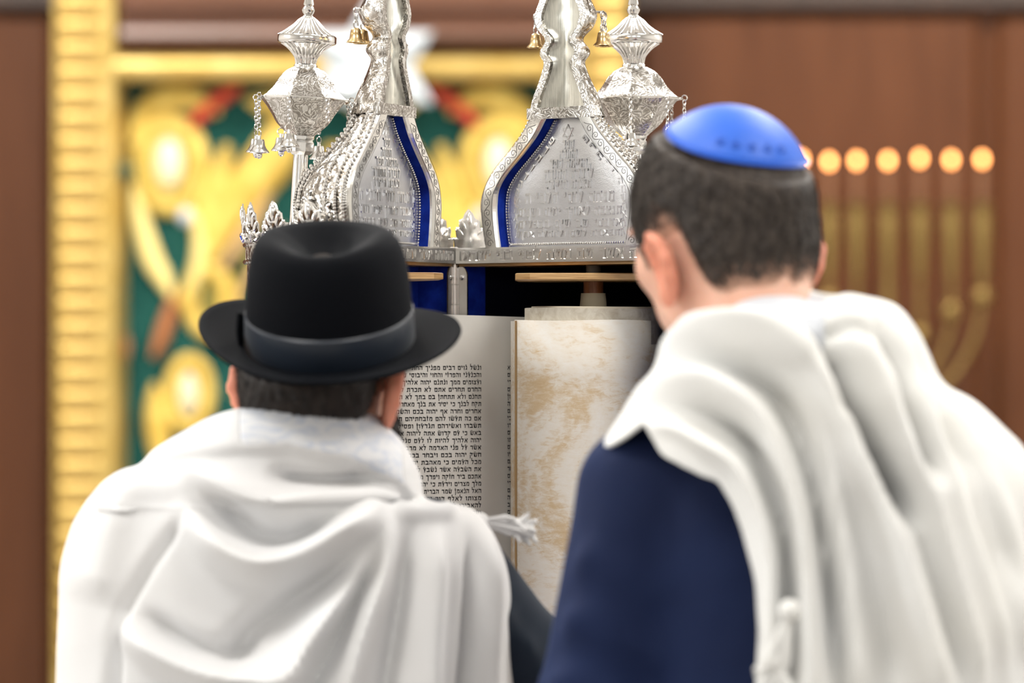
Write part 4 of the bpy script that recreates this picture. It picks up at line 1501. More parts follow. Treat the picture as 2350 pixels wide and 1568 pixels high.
# ---- reading desk under the case
desk = thing('reading_desk', (0, 5.0, 0), 'wooden reading desk carrying the open Torah case', 'desk')
V, F = box((-.85, 4.56, .955), (.85, 5.5, .985)); obj('desk_top', V, F, 'desk_wood', desk, smooth=False)
V, F = box((-.8, 4.66, 0), (.8, 4.70, .955)); obj('front_panel', V, F, 'desk_wood', desk, smooth=False)
for s in (-1, 1):
    V, F = box((s * .8 - .02, 4.66, 0), (s * .8 + .02, 5.45, .955)); obj('side_panel', V, F, 'desk_wood', desk, smooth=False)
V, F = box((-.6, 4.60, .985), (.6, 5.46, 1.0))
tag(obj('desk_cloth', V, F, 'velvet_blue', None, smooth=False), 'blue velvet cloth spread on the reading desk', 'cloth')


# ================================================================== people
HEAD_TOP = .107


def head_prims(f, c, R, ears=True, face=True, flare=(24, 24)):
    c = np.asarray(c, float)
    L = lambda x, y, z: c + R @ np.array([x, y, z])
    f.ellipsoid(L(0, -.012, .015), (.077, .099, .092), R, k=.01)
    f.ellipsoid(L(0, .03, -.025), (.064, .066, .083), R, k=.03)
    f.ellipsoid(L(0, .035, -.082), (.054, .058, .044), R, k=.03)
    f.ellipsoid(L(0, -.035, -.045), (.062, .058, .055), R, k=.03)
    if not face:
        return
    f.ellipsoid(L(0, .082, -.110), (.02, .017, .016), R, k=.02)
    for s in (-1, 1):
        f.ellipsoid(L(s * .048, .012, -.088), (.014, .024, .024), R, k=.025)      # jaw corner
        f.ellipsoid(L(s * .042, .062, -.034), (.022, .022, .02), R, k=.02)         # cheekbone
        f.ellipsoid(L(s * .029, .083, .012), (.025, .013, .008), R, k=.012)        # brow
        f.ellipsoid(L(s * .031, .104, -.006), (.016, .013, .010), R, k=.01, mode='s')
        f.ellipsoid(L(s * .011, .104, -.044), (.008, .010, .007), R, k=.008)
    f.capsule(L(0, .090, .004), L(0, .116, -.038), .008, .011, k=.01)
    f.ellipsoid(L(0, .096, -.067), (.023, .009, .005), R, k=.006)
    f.ellipsoid(L(0, .095, -.077), (.019, .009, .006), R, k=.006)
    if ears:
        for s in (-1, 1):
            RE = R @ rot(s * (flare[0] if s < 0 else flare[1]), 8, s * 6)
            e = L(s * (.080 + (.0001 * max(0, (flare[0] if s < 0 else flare[1]) - 24))), .0 if s < 0 else -.010, -.046)
            E = lambda x, y, z: e + RE @ np.array([s * x, y, z])
            f.ellipsoid(E(.004, -.005, 0), (.0078, .023, .035), RE, k=.008)
            f.ellipsoid(E(.012, -.001, .003), (.0095, .0135, .022), RE, k=.004, mode='s')
            f.capsule(E(.007, -.006, -.012), E(.009, -.008, .020), .0035, .003, k=.004)
            pts = [(.004, .016, .006), (.008, .015, .025), (.010, .0, .036), (.011, -.017, .029), (.011, -.025, .010), (.010, -.021, -.009), (.007, -.011, -.026), (.004, .003, -.034)]
            for a, b_ in zip(pts[:-1], pts[1:]):
                f.capsule(E(*a), E(*b_), .0048, .0048, k=.005)
            f.ellipsoid(E(.005, .003, -.029), (.006, .009, .010), RE, k=.006)


HL = np.array([(-.13, -.090), (-.06, -.090), (-.045, -.078), (-.036, -.045), (-.029, -.016), (.006, -.012), (.018, -.016), (.022, -.045), (.044, -.040), (.054, -.012), (.064, .03), (.076, .055), (.09, .068), (.12, .075)])


def hair_mesh(c, R, thick, fade, name, material, parent, hl_shift=0.0, step=.0032, strands=9000, slen=.010, cap=None, neck=None):
    c = np.asarray(c, float)
    g = lambda k: np.arange(c[k] - .135, c[k] + .135, step)
    f = Field(g(0), g(1), g(2))
    head_prims(f, c, R, ears=False, face=False)
    if neck is not None:
        f.capsule(neck + np.array([0, 0, -.02]), c + R @ np.array([0, -.028, -.05]), .058, .056, k=.025)
    X, Y, Z = np.meshgrid(f.xs, f.ys, f.zs, indexing='ij')
    dx, dy, dz = X - c[0], Y - c[1], Z - c[2]
    lx = R[0, 0] * dx + R[1, 0] * dy + R[2, 0] * dz
    ly = R[0, 1] * dx + R[1, 1] * dy + R[2, 1] * dz
    lz = R[0, 2] * dx + R[1, 2] * dy + R[2, 2] * dz
    def cover(lx, ly, lz):
        hl = np.interp(ly, HL[:, 0], HL[:, 1]) + hl_shift
        nz = .004 * np.sin(lx * 160) + .003 * np.sin(lx * 310 + ly * 200)
        return np.clip((lz - hl + nz) / fade, -0.3, 1)
    cv = cover(lx, ly, lz)
    t_ = thick * (np.clip(cv, 0, 1) ** .7) * (1 + .5 * np.clip(lz / .1, 0, 1))
    t_ = t_ + .0012 * np.sin(lx * 420 + 2 * np.sin(lz * 90)) * np.sin(lz * 210) * (cv > .4)
    if cap is not None:
        q = dx * cap[0][0] + dy * cap[0][1] + dz * cap[0][2]
        t_ = np.where(q > cap[1], np.minimum(t_, .001), t_)
    f.F = f.F - np.where(cv > 0, t_, -.004).astype(np.float32)
    V, F = f.mesh()
    loc = (V - c) @ R
    cvv = cover(loc[:, 0], loc[:, 1], loc[:, 2])
    inside = (loc[:, 2] < -.112)
    keep = (cvv[F] > -.02).all(1) & ~(inside[F].any(1))
    F = F[keep]
    used = np.unique(F)
    mp_ = np.full(len(V), -1); mp_[used] = np.arange(len(used))
    V = lap_smooth(V[used], mp_[F], 1); F = mp_[F]; cvv = cvv[used]
    o = obj(name, V, F, material, parent)
    at = o.data.attributes.new('cover', 'FLOAT', 'POINT')
    at.data.foreach_set('value', np.clip(cvv, 0, 1).astype(np.float32))
    # short strands standing on the scalp
    if strands:
        pick = RNG.integers(0, len(F), strands)
        w = RNG.random((strands, 4)); w /= w.sum(1)[:, None]
        P0 = (V[F[pick]] * w[:, :, None]).sum(1)
        cp = (cvv[F[pick]] * w).sum(1)
        N = np.cross(V[F[pick][:, 2]] - V[F[pick][:, 0]], V[F[pick][:, 3]] - V[F[pick][:, 1]])
        N /= np.linalg.norm(N, axis=1)[:, None] + 1e-9
        out = P0 - c
        N[(N * out).sum(1) < 0] *= -1
        down = np.array([0, 0, -1.0]) + .35 * (R @ np.array([0, -1, 0])) + RNG.normal(0, .35, (strands, 3))
        T = down - (down * N).sum(1)[:, None] * N
        T /= np.linalg.norm(T, axis=1)[:, None] + 1e-9
        ln = slen * (.35 + .65 * np.clip(cp, 0, 1)) * (.6 + .8 * RNG.random(strands))
        side = np.cross(N, T)
        wd = .0007
        ok = cp > .18 + .3 * RNG.random(strands)
        if cap is not None:
            ok &= ((P0 - c) @ cap[0]) < cap[1] - .004
        P0, N, T, side, ln = P0[ok], N[ok], T[ok], side[ok], ln[ok][:, None]
        A = P0 - N * .001
        B = P0 + N * .0018 + T * ln * .5
        C_ = P0 + N * .0012 + T * ln
        m_ = len(P0)
        SV = np.vstack([A - side * wd, A + side * wd, B - side * wd * .8, B + side * wd * .8, C_])
        ii = np.arange(m_)
        SF = [tuple(x) for x in np.stack([ii, ii + m_, ii + 3 * m_, ii + 2 * m_], 1)] + [tuple(x) for x in np.stack([ii + 2 * m_, ii + 3 * m_, ii + 4 * m_], 1)]
        so = obj('hair_strands', SV, SF, material, o)
        so['kind'] = 'stuff'
        at = so.data.attributes.new('cover', 'FLOAT', 'POINT')
        at.data.foreach_set('value', np.ones(len(SV), np.float32))
    return o


def hand_prims(f, w, fwd, side, flat=True):
    """a relaxed hand: palm, four unequal bent fingers and a thumb from the palm's side. side=+1 thumb to +x"""
    fwd = np.asarray(fwd, float); fwd /= np.linalg.norm(fwd)
    across = np.cross(fwd, [0, 0, 1.0]); across /= np.linalg.norm(across)
    up = np.cross(across, fwd)
    Rm = np.stack([across, fwd, up], 1)
    H = lambda x, y, z: np.asarray(w) + Rm @ np.array([x, y, z])
    f.ellipsoid(H(0, .045, 0), (.040, .050, .015), Rm, k=.012)
    f.capsule(H(0, -.03, 0), H(0, .02, 0), .028, .026, k=.015)
    for i, (x, l1) in enumerate(((.030, .036), (.010, .041), (-.010, .038), (-.029, .029))):
        x *= side
        a = H(x * .95, .082, .003); b_ = H(x * 1.05, .082 + l1, .006); c_ = H(x * 1.06, .082 + l1 * 1.75, -.008)
        f.capsule(a, b_, .0088, .0080, k=.004, margin=.02)
        f.capsule(b_, c_, .0080, .0068, k=.003, margin=.02)
    a = H(side * .034, .022, -.002); b_ = H(side * .058, .055, -.006); c_ = H(side * .060, .084, -.010)
    f.capsule(a, b_, .012, .0095, k=.008, margin=.02)
    f.capsule(b_, c_, .0095, .0075, k=.004, margin=.02)


def axis_grid(lo, hi, step, fine=()):
    out = []
    x = lo
    while x < hi:
        out.append(x)
        st = step
        for a, b_, s in fine:
            if a <= x < b_:
                st = min(st, s)
        x += st
    return np.array(out)


def build_person(root, c, R, neck, shL, shR, elL, elR, wrL, wrR, hip, skin, jacket, trousers, chest_w=.155, flare=(24, 24)):
    """body: one continuous skin; jacket, trousers and shoes over it"""
    chest = np.array([(shL[0] + shR[0]) / 2, (shL[1] + shR[1]) / 2, min(shL[2], shR[2]) - .07])
    hL, hR = hip + np.array([-.085, 0, -.02]), hip + np.array([.085, 0, -.02])
    kL, kR = hL + np.array([-.005, .01, -.42]), hR + np.array([.005, .01, -.42])
    aL, aR = np.array([hL[0] - .01, hip[1], .09]), np.array([hR[0] + .01, hip[1], .09])
    lo = np.minimum.reduce([c - .16, shL - .15, elL - .12, wrL - .22, hL - .2]); hi = np.maximum.reduce([c + .16, shR + .15, elR + .12, wrR + .22, hR + .2])
    hz = (min(wrL[2], wrR[2]) - .06, max(wrL[2], wrR[2]) + .06, .0045)
    f = Field(np.arange(lo[0], hi[0], .0048), np.arange(lo[1], hi[1], .0048), axis_grid(-.01, c[2] + .16, .012, [(c[2] - .2, 9, .0045), hz]))
    f.capsule(chest, hip, chest_w - .015, chest_w - .02, k=.03, sy=1.55)
    f.capsule(neck + [0, 0, -.02], c + R @ np.array([0, -.028, -.05]), .058, .056, k=.025)
    for sh, el, wr, h_, k_, a_, sd in ((shL, elL, wrL, hL, kL, aL, 1), (shR, elR, wrR, hR, kR, aR, -1)):
        f.capsule(neck + [0, 0, -.06], sh, .055, .045, k=.04)
        f.capsule(sh, el, .046, .038, k=.03)
        f.capsule(el, wr, .037, .026, k=.015)
        hand_prims(f, wr, (wr - el) * np.array([1, 1, .45]), sd)
        f.capsule(h_, k_, .078, .052, k=.03)
        f.capsule(k_, a_, .05, .036, k=.02)
        f.ellipsoid(a_ + np.array([0, .055, -.055]), (.04, .115, .032), k=.02)
    head_prims(f, c, R, flare=flare)
    V, F = f.mesh()
    V = lap_smooth(V, F, 1, .4)
    body = obj('body', V, F, skin, root)
    # ears are ruddier than the face
    body.data.materials.append(MATS['skin_ear'])
    loc = (V[F].mean(1) - c) @ R
    ear = (np.abs(loc[:, 0]) > .0775) & (np.abs(loc[:, 2] + .046) < .045) & (np.abs(loc[:, 1]) < .045)
    body.data.polygons.foreach_set('material_index', ear.astype(np.int32))
    for s in (-1, 1):
        V, F = sphere(c + R @ np.array([s * .031, .083, -.006]), .0115, 12, 8)
        obj('eye', V, F, 'eye_white', root)
    # jacket
    f = Field(np.arange(lo[0] - .03, hi[0] + .03, .006), np.arange(lo[1] - .03, hi[1] + .03, .006), np.arange(.74, neck[2] + .10, .006))
    f.capsule(chest + [0, 0, .02], hip + [0, 0, -.08], chest_w + .012, chest_w + .012, k=.03, sy=1.5)
    for sh, el, wr in ((shL, elL, wrL), (shR, elR, wrR)):
        f.capsule(neck + [0, -.005, -.075], sh + [0, 0, .004], .056, .052, k=.035)
        f.capsule(sh, el, .066, .060, k=.025)
        e2 = el + (wr - el) * .9
        f.capsule(el, e2, .059, .046, k=.02)
        # sleeve creases
        ax = (el - sh)
        for q in (.35, .62, .9):
            p_ = sh + ax * q
            f.capsule(p_ + np.array([-.04, -.05, .012]), p_ + np.array([.04, -.053, -.02]), .006, .004, k=.03)
        # shoulder seam
    f.capsule(neck + [0, 0, .0], neck + [0, .01, .2], .0585, .062, k=.01, mode='s')
    V, F = f.mesh()
    V = lap_smooth(V, F, 2)
    jo = obj('jacket', V, F, jacket, root)
    # trousers and shoes
    f = Field(np.arange(hL[0] - .14, hR[0] + .14, .009), np.arange(hip[1] - .16, hip[1] + .16, .009), np.arange(.04, hip[2] + .06, .012))
    f.ellipsoid(hip + [0, 0, -.04], (chest_w + .003, .112, .10), k=.03)
    for h_, k_, a_ in ((hL, kL, aL), (hR, kR, aR)):
        f.capsule(h_, k_, .092, .07, k=.03); f.capsule(k_, a_ + [0, 0, -.01], .07, .058, k=.02)
    V, F = f.mesh()
    obj('trousers', V, F, trousers, root)
    for a_ in (aL, aR):
        f = Field(np.arange(a_[0] - .08, a_[0] + .08, .006), np.arange(a_[1] - .12, a_[1] + .24, .006), np.arange(-.006, .16, .006))
        f.ellipsoid(a_ + np.array([0, .075, -.045]), (.048, .135, .044), k=.02)
        f.capsule(a_ + [0, 0, -.03], a_ + [0, 0, .02], .05, .046, k=.02)
        X, Y, Z = np.meshgrid(f.xs, f.ys, f.zs, indexing='ij')
        f.F = np.maximum(f.F, .001 - Z).astype(np.float32)
        V, F = f.mesh()
        obj('shoe', V, F, 'shoe_leather', root)
    return body


# ------------------------------------------------------------------ draped shawls
def fold_profile(px, py, poly, w, wide):
    """soft ridge along a polyline: one flank steeper than the other, dying out at both ends"""
    best = np.full(px.shape, 1e9); sgn = np.zeros(px.shape); par = np.zeros(px.shape)
    ln = [math.hypot(b_[0] - a[0], b_[1] - a[1]) for a, b_ in zip(poly[:-1], poly[1:])]
    tot = sum(ln); acc = 0.0
    for (x0, y0), (x1, y1), l_ in zip(poly[:-1], poly[1:], ln):
        vx, vy = x1 - x0, y1 - y0
        t_ = np.clip(((px - x0) * vx + (py - y0) * vy) / (vx * vx + vy * vy + 1e-9), 0, 1)
        ex, ey = px - x0 - t_ * vx, py - y0 - t_ * vy
        d = np.hypot(ex, ey)
        m = d < best
        best = np.where(m, d, best)
        sgn = np.where(m, vx * ey - vy * ex, sgn)
        par = np.where(m, (acc + t_ * l_) / tot, par)
        acc += l_
    tp = np.clip(np.minimum(par / .28, (1 - par) / .22), 0, 1)
    tp = tp * tp * (3 - 2 * tp)
    if wide < 0:
        sgn = -sgn
    ww = np.where(sgn > 0, w * abs(wide), w)
    return np.exp(-(best / ww) ** 2) * tp


def inside_poly(px, py, poly):
    c = np.zeros(px.shape, bool)
    n = len(poly)
    for i in range(n):
        x0, y0 = poly[i]; x1, y1 = poly[(i + 1) % n]
        cond = (y0 > py) != (y1 > py)
        xx = (x1 - x0) * (py - y0) / ((y1 - y0) if y1 != y0 else 1e-9) + x0
        c ^= cond & (px < xx)
    return c


def loft_shawl(rows, phi0, phi1, nphi, nv, folds, steps, power=.82, phase=0.0):
    """rows: (image row, left px, right px, mid depth, back bulge, front bulge) lofted as open rings around the body"""
    rows = np.array(rows, float)
    A = catmull(rows, nv)
    ph = np.radians(np.linspace(phi0, phi1, nphi))
    sp = np.sign(np.sin(ph)) * np.abs(np.sin(ph)) ** power
    cp = np.sign(np.cos(ph)) * np.abs(np.cos(ph)) ** power
    py, xl, xr, Dm, bk, fr = [A[:, i][:, None] for i in range(6)]
    XL = (xl - 1175) / FPX * Dm; XR = (xr - 1175) / FPX * Dm
    Z = CZ + (784 - py) / FPX * Dm + 0 * sp[None]
    X = (XL + XR) / 2 + (XR - XL) / 2 * sp[None]
    Y = Dm - np.where(cp[None] > 0, bk, fr) * cp[None]
    G = np.stack([X, Y, Z], 2)
    # normals of the smooth base
    du = np.gradient(G, axis=1); dv_ = np.gradient(G, axis=0)
    N = np.cross(du, dv_)
    N /= np.linalg.norm(N, axis=2)[:, :, None] + 1e-12
    cen = np.stack([(XL + XR) / 2 + 0 * X, Dm + 0 * X, Z - .05], 2)
    N[((G - cen) * N).sum(2) < 0] *= -1
    ix, iy = project(G)
    back = np.clip((cp[None] + .15) / .45, 0, 1) + 0 * X
    back = back * back * (3 - 2 * back)
    disp = np.zeros_like(X)
    for (poly, w, h, wide) in folds:
        pl_ = catmull(np.array(poly, float), 6 * len(poly))
        disp += 1.35 * h * fold_profile(ix, iy, [tuple(q) for q in pl_], w * .85, wide)
    for (line, w, h) in steps:
        ln = np.array(line, float)
        yl = np.interp(ix, ln[:, 0], ln[:, 1])
        disp += h / (1 + np.exp(-(yl - iy) / w)) * (1 / (1 + np.exp(-(ix - ln[0, 0]) / 12))) * (1 / (1 + np.exp((ix - ln[-1, 0]) / 12)))
    disp *= back
    # loose vertical folds on the sides and in front
    low = np.clip((py - py[0]) / 350.0, 0, 1)
    disp += (1 - back) * low * .008 * np.sin(ph[None] * 9 + 1.3 * np.sin(py / 160.0) + phase)
    disp += .0012 * np.sin(ix / 37 + np.sin(iy / 61)) * np.sin(iy / 83 + 1.0) * back
    G = G + N * disp[:, :, None]
    return G, ix, iy, back


def grid_to_mesh(G, keep_face=None):
    nv, nu = G.shape[:2]
    V = G.reshape(-1, 3)
    i, j = np.meshgrid(np.arange(nv - 1), np.arange(nu - 1), indexing='ij')
    a = i * nu + j
    F = np.stack([a, a + 1, a + nu + 1, a + nu], 2)
    if keep_face is not None:
        F = F[keep_face]
    F = F.reshape(-1, 4)
    used = np.unique(F)
    mp_ = np.full(len(V), -1); mp_[used] = np.arange(len(used))
    V = V[used]; F = mp_[F]
    # even out the cut edge
    E = np.sort(np.vstack([F[:, [0, 1]], F[:, [1, 2]], F[:, [2, 3]], F[:, [3, 0]]]), axis=1)
    ue, cnt = np.unique(E, axis=0, return_counts=True)
    be = ue[cnt == 1]
    for _ in range(14):
        S = np.zeros_like(V); c = np.zeros(len(V))
        np.add.at(S, be[:, 0], V[be[:, 1]]); np.add.at(c, be[:, 0], 1)
        np.add.at(S, be[:, 1], V[be[:, 0]]); np.add.at(c, be[:, 1], 1)
        k = c == 2
        V[k] += .5 * (S[k] / 2 - V[k])
    return V, F


def tassel(a, b_, name, parent, material, n=16, r=.0022, spread=.012, knot=True):
    a = np.asarray(a, float); b_ = np.asarray(b_, float)
    mb = MB()
    for i in range(n):
        off = RNG.normal(0, 1, 3) * spread
        off2 = RNG.normal(0, 1, 3) * spread * .75
        pts = catmull([a, a + (b_ - a) * .35 + off2 * .5, a + (b_ - a) * .7 + off2, b_ + off], 8)
        mb.add(*tube(pts, r, 5))
    if knot:
        mb.add(*sphere(a + (b_ - a) * .12, r * 4.2, 10, 7))
    return mb.build(name, material, parent)


# ================================================================== man in the black hat
LD = 4.286
cL = P(742, 808, LD)
RL_ = rot(-20, -4, 0)
p1 = thing('person', (P(660, 0, 4.3)[0], 4.3, 0), 'person in a black brimmed hat and white prayer shawl, seen from behind', 'person')
build_person(p1, cL, RL_, P(692, 1050, 4.285), P(345, 1262, 4.31), P(1004, 1292, 4.31), P(290, 1580, 4.36), P(1196, 1530, 4.36),
             np.array([-.40, 4.60, 1.062]), np.array([-.06, 4.60, 1.062]), np.array([P(660, 0, 4.3)[0], 4.28, .93]), 'skin_ruddy', 'slate_suit', 'slate_suit')
hair_mesh(cL, RL_, .010, .022, 'hair', 'hair_black', p1, hl_shift=-.012, strands=8000, slen=.012, cap=(np.array([0, -.32, .947]), .004), neck=P(692, 1050, 4.285))

# beard along the jaw
f = Field(*[np.arange(cL[k] - .15, cL[k] + .15, .004) for k in range(3)])
Lc = lambda x, y, z: cL + RL_ @ np.array([x, y, z])
for s in (-1, 1):
    for a, b_, ra, rb in (((.068, .024, -.045), (.060, .035, -.085), .008, .013), ((.060, .035, -.085), (.035, .075, -.118), .014, .017), ((.035, .075, -.118), (0, .092, -.128), .017, .019)):
        f.capsule(Lc(s * a[0], a[1], a[2]), Lc(s * b_[0], b_[1], b_[2]), ra, rb, k=.015)
f.capsule(Lc(0, .092, -.128), Lc(0, .085, -.155), .022, .012, k=.02)
V, F = f.mesh()
bo = obj('beard', V, F, 'hair_black', p1)
bo.data.attributes.new('cover', 'FLOAT', 'POINT').data.foreach_set('value', np.ones(len(V), np.float32))
m_ = 5000
pick = RNG.integers(0, len(F), m_)
P0 = V[F[pick]].mean(1) + RNG.normal(0, .0015, (m_, 3))
T = RL_ @ np.array([0, .3, -1.0]) + RNG.normal(0, .45, (m_, 3))
sd_ = np.cross(T, RNG.normal(0, 1, (m_, 3))); sd_ /= np.linalg.norm(sd_, axis=1)[:, None]
SV = np.vstack([P0 - sd_ * .0005, P0 + sd_ * .0005, P0 + T * .014])
ii = np.arange(m_)
so = obj('beard_strands', SV, [tuple(x) for x in np.stack([ii, ii + m_, ii + 2 * m_], 1)], 'hair_black', bo)
so['kind'] = 'stuff'
so.data.attributes.new('cover', 'FLOAT', 'POINT').data.foreach_set('value', np.ones(len(SV), np.float32))

# ---- the hat
hat = bpy.data.objects.new('hat', None)
COL.objects.link(hat)
hat.parent = p1
hat['label'] = 'black felt brimmed hat with grey ribbon band'
HC = P(757, 786, 4.27)
RH = rot(-8, 0, 0) @ np.array(Matrix.Rotation(math.radians(19), 3, 'X')) @ np.array(Matrix.Rotation(math.radians(2.0), 3, 'Y'))
def hat_xf(V): return np.asarray(V, float) @ RH.T + HC
def hobj(name, V, F, material):
    o = link(name, make_mesh(name, hat_xf(V) - root_loc(p1), F), material, hat)
    return o
nA = 72
prof = [(0.0, 1.0, 1.0), (.03, .998, .995), (.06, .982, .975), (.085, .95, .945), (.103, .905, .91), (.116, .85, .865), (.124, .77, .79), (.127, .67, .70), (.124, .53, .58), (.118, .36, .42), (.113, .18, .22), (.111, .0, .0)]
V = []
for i in range(nA):
    a = 2 * math.pi * i / nA
    sx, cy = math.sin(a), math.cos(a)
    for (h, kx, ky) in prof:
        x = .0905 * kx * sx; y = .106 * ky * cy
        z = h
        # front pinch and teardrop hollow
        if h > .1:
            z -= .010 * max(0, cy) * (kx)              # lower at the front
            z += .010 * max(0, -cy) * kx * 0
            z -= .020 * math.exp(-((x / .034) ** 2 + ((y + .0) / .062) ** 2)) * (1.0 if h >= .11 else .0)
        if cy > .2 and h > .05:
            x *= 1 - .28 * (h / .138) * (cy - .2)
        z += .008 * sx * -1 * (h / .138) * 0
        V.append((x, y, z))
hobj('hat_crown', V, grid_faces(nA, len(prof), wrap_u=True), 'felt_black')
V = []
for i in range(nA):
    a = 2 * math.pi * i / nA
    for (h, r) in ((.002, 1.012), (.004, 1.022), (.036, 1.012), (.038, .99)):
        V.append((.0905 * r * math.sin(a), .106 * r * math.cos(a), h))
hobj('ribbon_band', V, grid_faces(nA, 4, wrap_u=True), 'grosgrain')
mb = MB()
mb.add(*box((-.0945, -.022, .004), (-.089, .022, .036)))
mb.add(*tube([(-.093, -.026, .002), (-.0945, -.028, .020), (-.093, -.026, .040)], .0035, 6))
hobj('ribbon_bow', mb.verts(), mb.F, 'felt_black')
V = []
nr = 12
for i in range(nA):
    a = 2 * math.pi * i / nA
    sx, cy = math.sin(a), math.cos(a)
    bw = .053 + .006 * max(0, cy) - .004 * max(0, -cy)
    for j in range(nr):
        q = j / (nr - 1)
        r1, r2 = .0885 + bw * q, .104 + bw * q
        up = q * q * (.020 * sx * sx * (1.25 if sx < 0 else .45) + .006 * max(0, -cy) ** 2) - .014 * q * q * max(0, cy) ** 2
        if q > .93:
            up += .0015
        V.append((r1 * sx, r2 * cy, up))
bo = hobj('hat_brim', V, grid_faces(nA, nr, wrap_u=True), 'felt_black')
solidify(bo, .0032)

# ---- his shawl
rowsL = [(938, 668, 762, 4.275, .045, .05), (952, 600, 812, 4.275, .072, .07), (978, 500, 852, 4.28, .092, .085), (1020, 418, 905, 4.285, .108, .095), (1068, 338, 948, 4.29, .118, .10),
         (1104, 250, 962, 4.295, .124, .105), (1140, 210, 968, 4.30, .128, .11), (1156, 198, 1000, 4.30, .130, .11), (1168, 190, 1076, 4.30, .132, .115), (1210, 168, 1118, 4.30, .136, .12), (1300, 146, 1158, 4.30, .142, .13),
         (1420, 136, 1168, 4.30, .146, .14), (1568, 128, 1168, 4.30, .150, .15), (1800, 110, 1176, 4.30, .155, .15), (2150, 95, 1185, 4.30, .165, .15)]
foldsL = [
    # hood-like swag under the collar
    ([(380, 1050), (470, 1100), (590, 1142), (713, 1156), (850, 1146), (960, 1130)], 26, .020, -1.6),
    ([(600, 1080), (690, 1100), (760, 1106), (830, 1100), (880, 1085)], 26, -.018, 1.4),
    ([(470, 1110), (540, 1180), (600, 1225), (680, 1225), (780, 1180)], 30, -.016, 1.5),
    # second swag
    ([(390, 1140), (450, 1205), (510, 1260), (590, 1292), (670, 1280), (770, 1228), (920, 1160)], 30, .030, 1.5),
    # deep shadow below it running down to the left
    ([(880, 1215), (790, 1300), (660, 1385), (560, 1460), (490, 1540)], 34, -.026, -1.8),
    ([(880, 1205), (810, 1330), (735, 1440), (660, 1568), (600, 1700)], 30, .022, 1.7),
    ([(890, 1215), (840, 1340), (780, 1460), (722, 1575), (680, 1700)], 20, -.020, 1.3),
    ([(905, 1160), (862, 1340), (815, 1500), (770, 1680)], 24, .018, -1.6),
    ([(950, 1160), (940, 1300), (915, 1450), (892, 1600), (880, 1760)], 20, -.016, 1.5),
    ([(890, 1150), (930, 1176), (990, 1178), (1060, 1168)], 14, .008, 1.5),
    ([(1000, 1170), (1000, 1340), (990, 1500), (985, 1700)], 24, .014, 1.8),
    ([(1078, 1170), (1090, 1300), (1084, 1450), (1072, 1600), (1070, 1760)], 15, -.016, 1.5),
    ([(1112, 1190), (1128, 1330), (1124, 1500), (1120, 1700)], 16, .010, 1.3),
    # left crease and the low swag
    ([(440, 1150), (400, 1220), (345, 1300), (285, 1400), (255, 1470)], 13, -.010, 1.6),
    ([(240, 1400), (310, 1455), (400, 1510), (500, 1548), (610, 1556), (720, 1530)], 28, .024, 1.6),
    ([(290, 1380), (268, 1470), (262, 1568), (250, 1720)], 15, -.012, 1.6),
    ([(310, 1400), (420, 1470), (520, 1500), (600, 1480)], 30, -.014, 1.4),
    ([(350, 1060), (300, 1130), (260, 1230), (220, 1400)], 40, .010, 1.6),
]
collar = [(335, 1078), (430, 1058), (549, 1040), (662, 1034), (789, 1060), (897, 1108), (940, 1160)]
G, ix, iy, bk = loft_shawl(rowsL, -165, 100, 260, 300, foldsL, [(collar, 5, .013)])
fx = (ix[:-1, :-1] + ix[1:, 1:]) / 2; fy = (iy[:-1, :-1] + iy[1:, 1:]) / 2; fb = (bk[:-1, :-1] + bk[1:, 1:]) / 2
cl = np.array(collar, float)
in_col = (fy < np.interp(fx, cl[:, 0], cl[:, 1]) - 8) & (fx > 560) & (fx < 905) & (fb > .5) & (fy < 1045 - .0 * fx + .35 * np.clip(fx - 700, 0, 300)) & (fy > 0)
V, F = grid_to_mesh(G, ~in_col)
sh = obj('prayer_shawl', V, F, 'wool_white', p1)
sh['label'] = 'white wool prayer shawl gathered in swags'
solidify(sh, .003, 1.0)
V, F = grid_to_mesh(G, in_col)
nb = obj('neckband', V, F, 'neckband_brocade', sh)
nb['label'] = 'pale blue and silver brocade neckband'
solidify(nb, .004, 1.0)
ta = tassel(P(1086, 1194, 4.30), P(1210, 1218, 4.33), 'tassel', sh, 'wool_white', 90, .0024, .0062)

# ================================================================== man in the blue skullcap
RD = 4.0
cR = P(1652, 506, RD)
RR_ = rot(34, -13, -4)
p2 = thing('person', (P(1850, 0, 3.93)[0], 3.93, 0), 'person in a navy suit and blue skullcap, prayer shawl over both shoulders', 'person')
kip_ax = np.array([.20, -.28, .94]); kip_ax /= np.linalg.norm(kip_ax)
build_person(p2, cR, RR_, P(1760, 800, 3.935), P(1478, 1130, 3.93), P(2165, 1130, 3.94), P(1368, 1640, 3.90), P(2300, 1640, 3.92),
             np.array([.12, 4.12, 1.00]), np.array([.42, 4.12, 1.00]), np.array([P(1850, 0, 3.93)[0], 3.90, .95]), 'skin', 'navy_suit', 'navy_suit', .165, (12, 46))
hair_mesh(cR, RR_, .007, .045, 'hair', 'hair_brown', p2, strands=16000, slen=.011, cap=(kip_ax, .070), neck=P(1760, 800, 3.935))

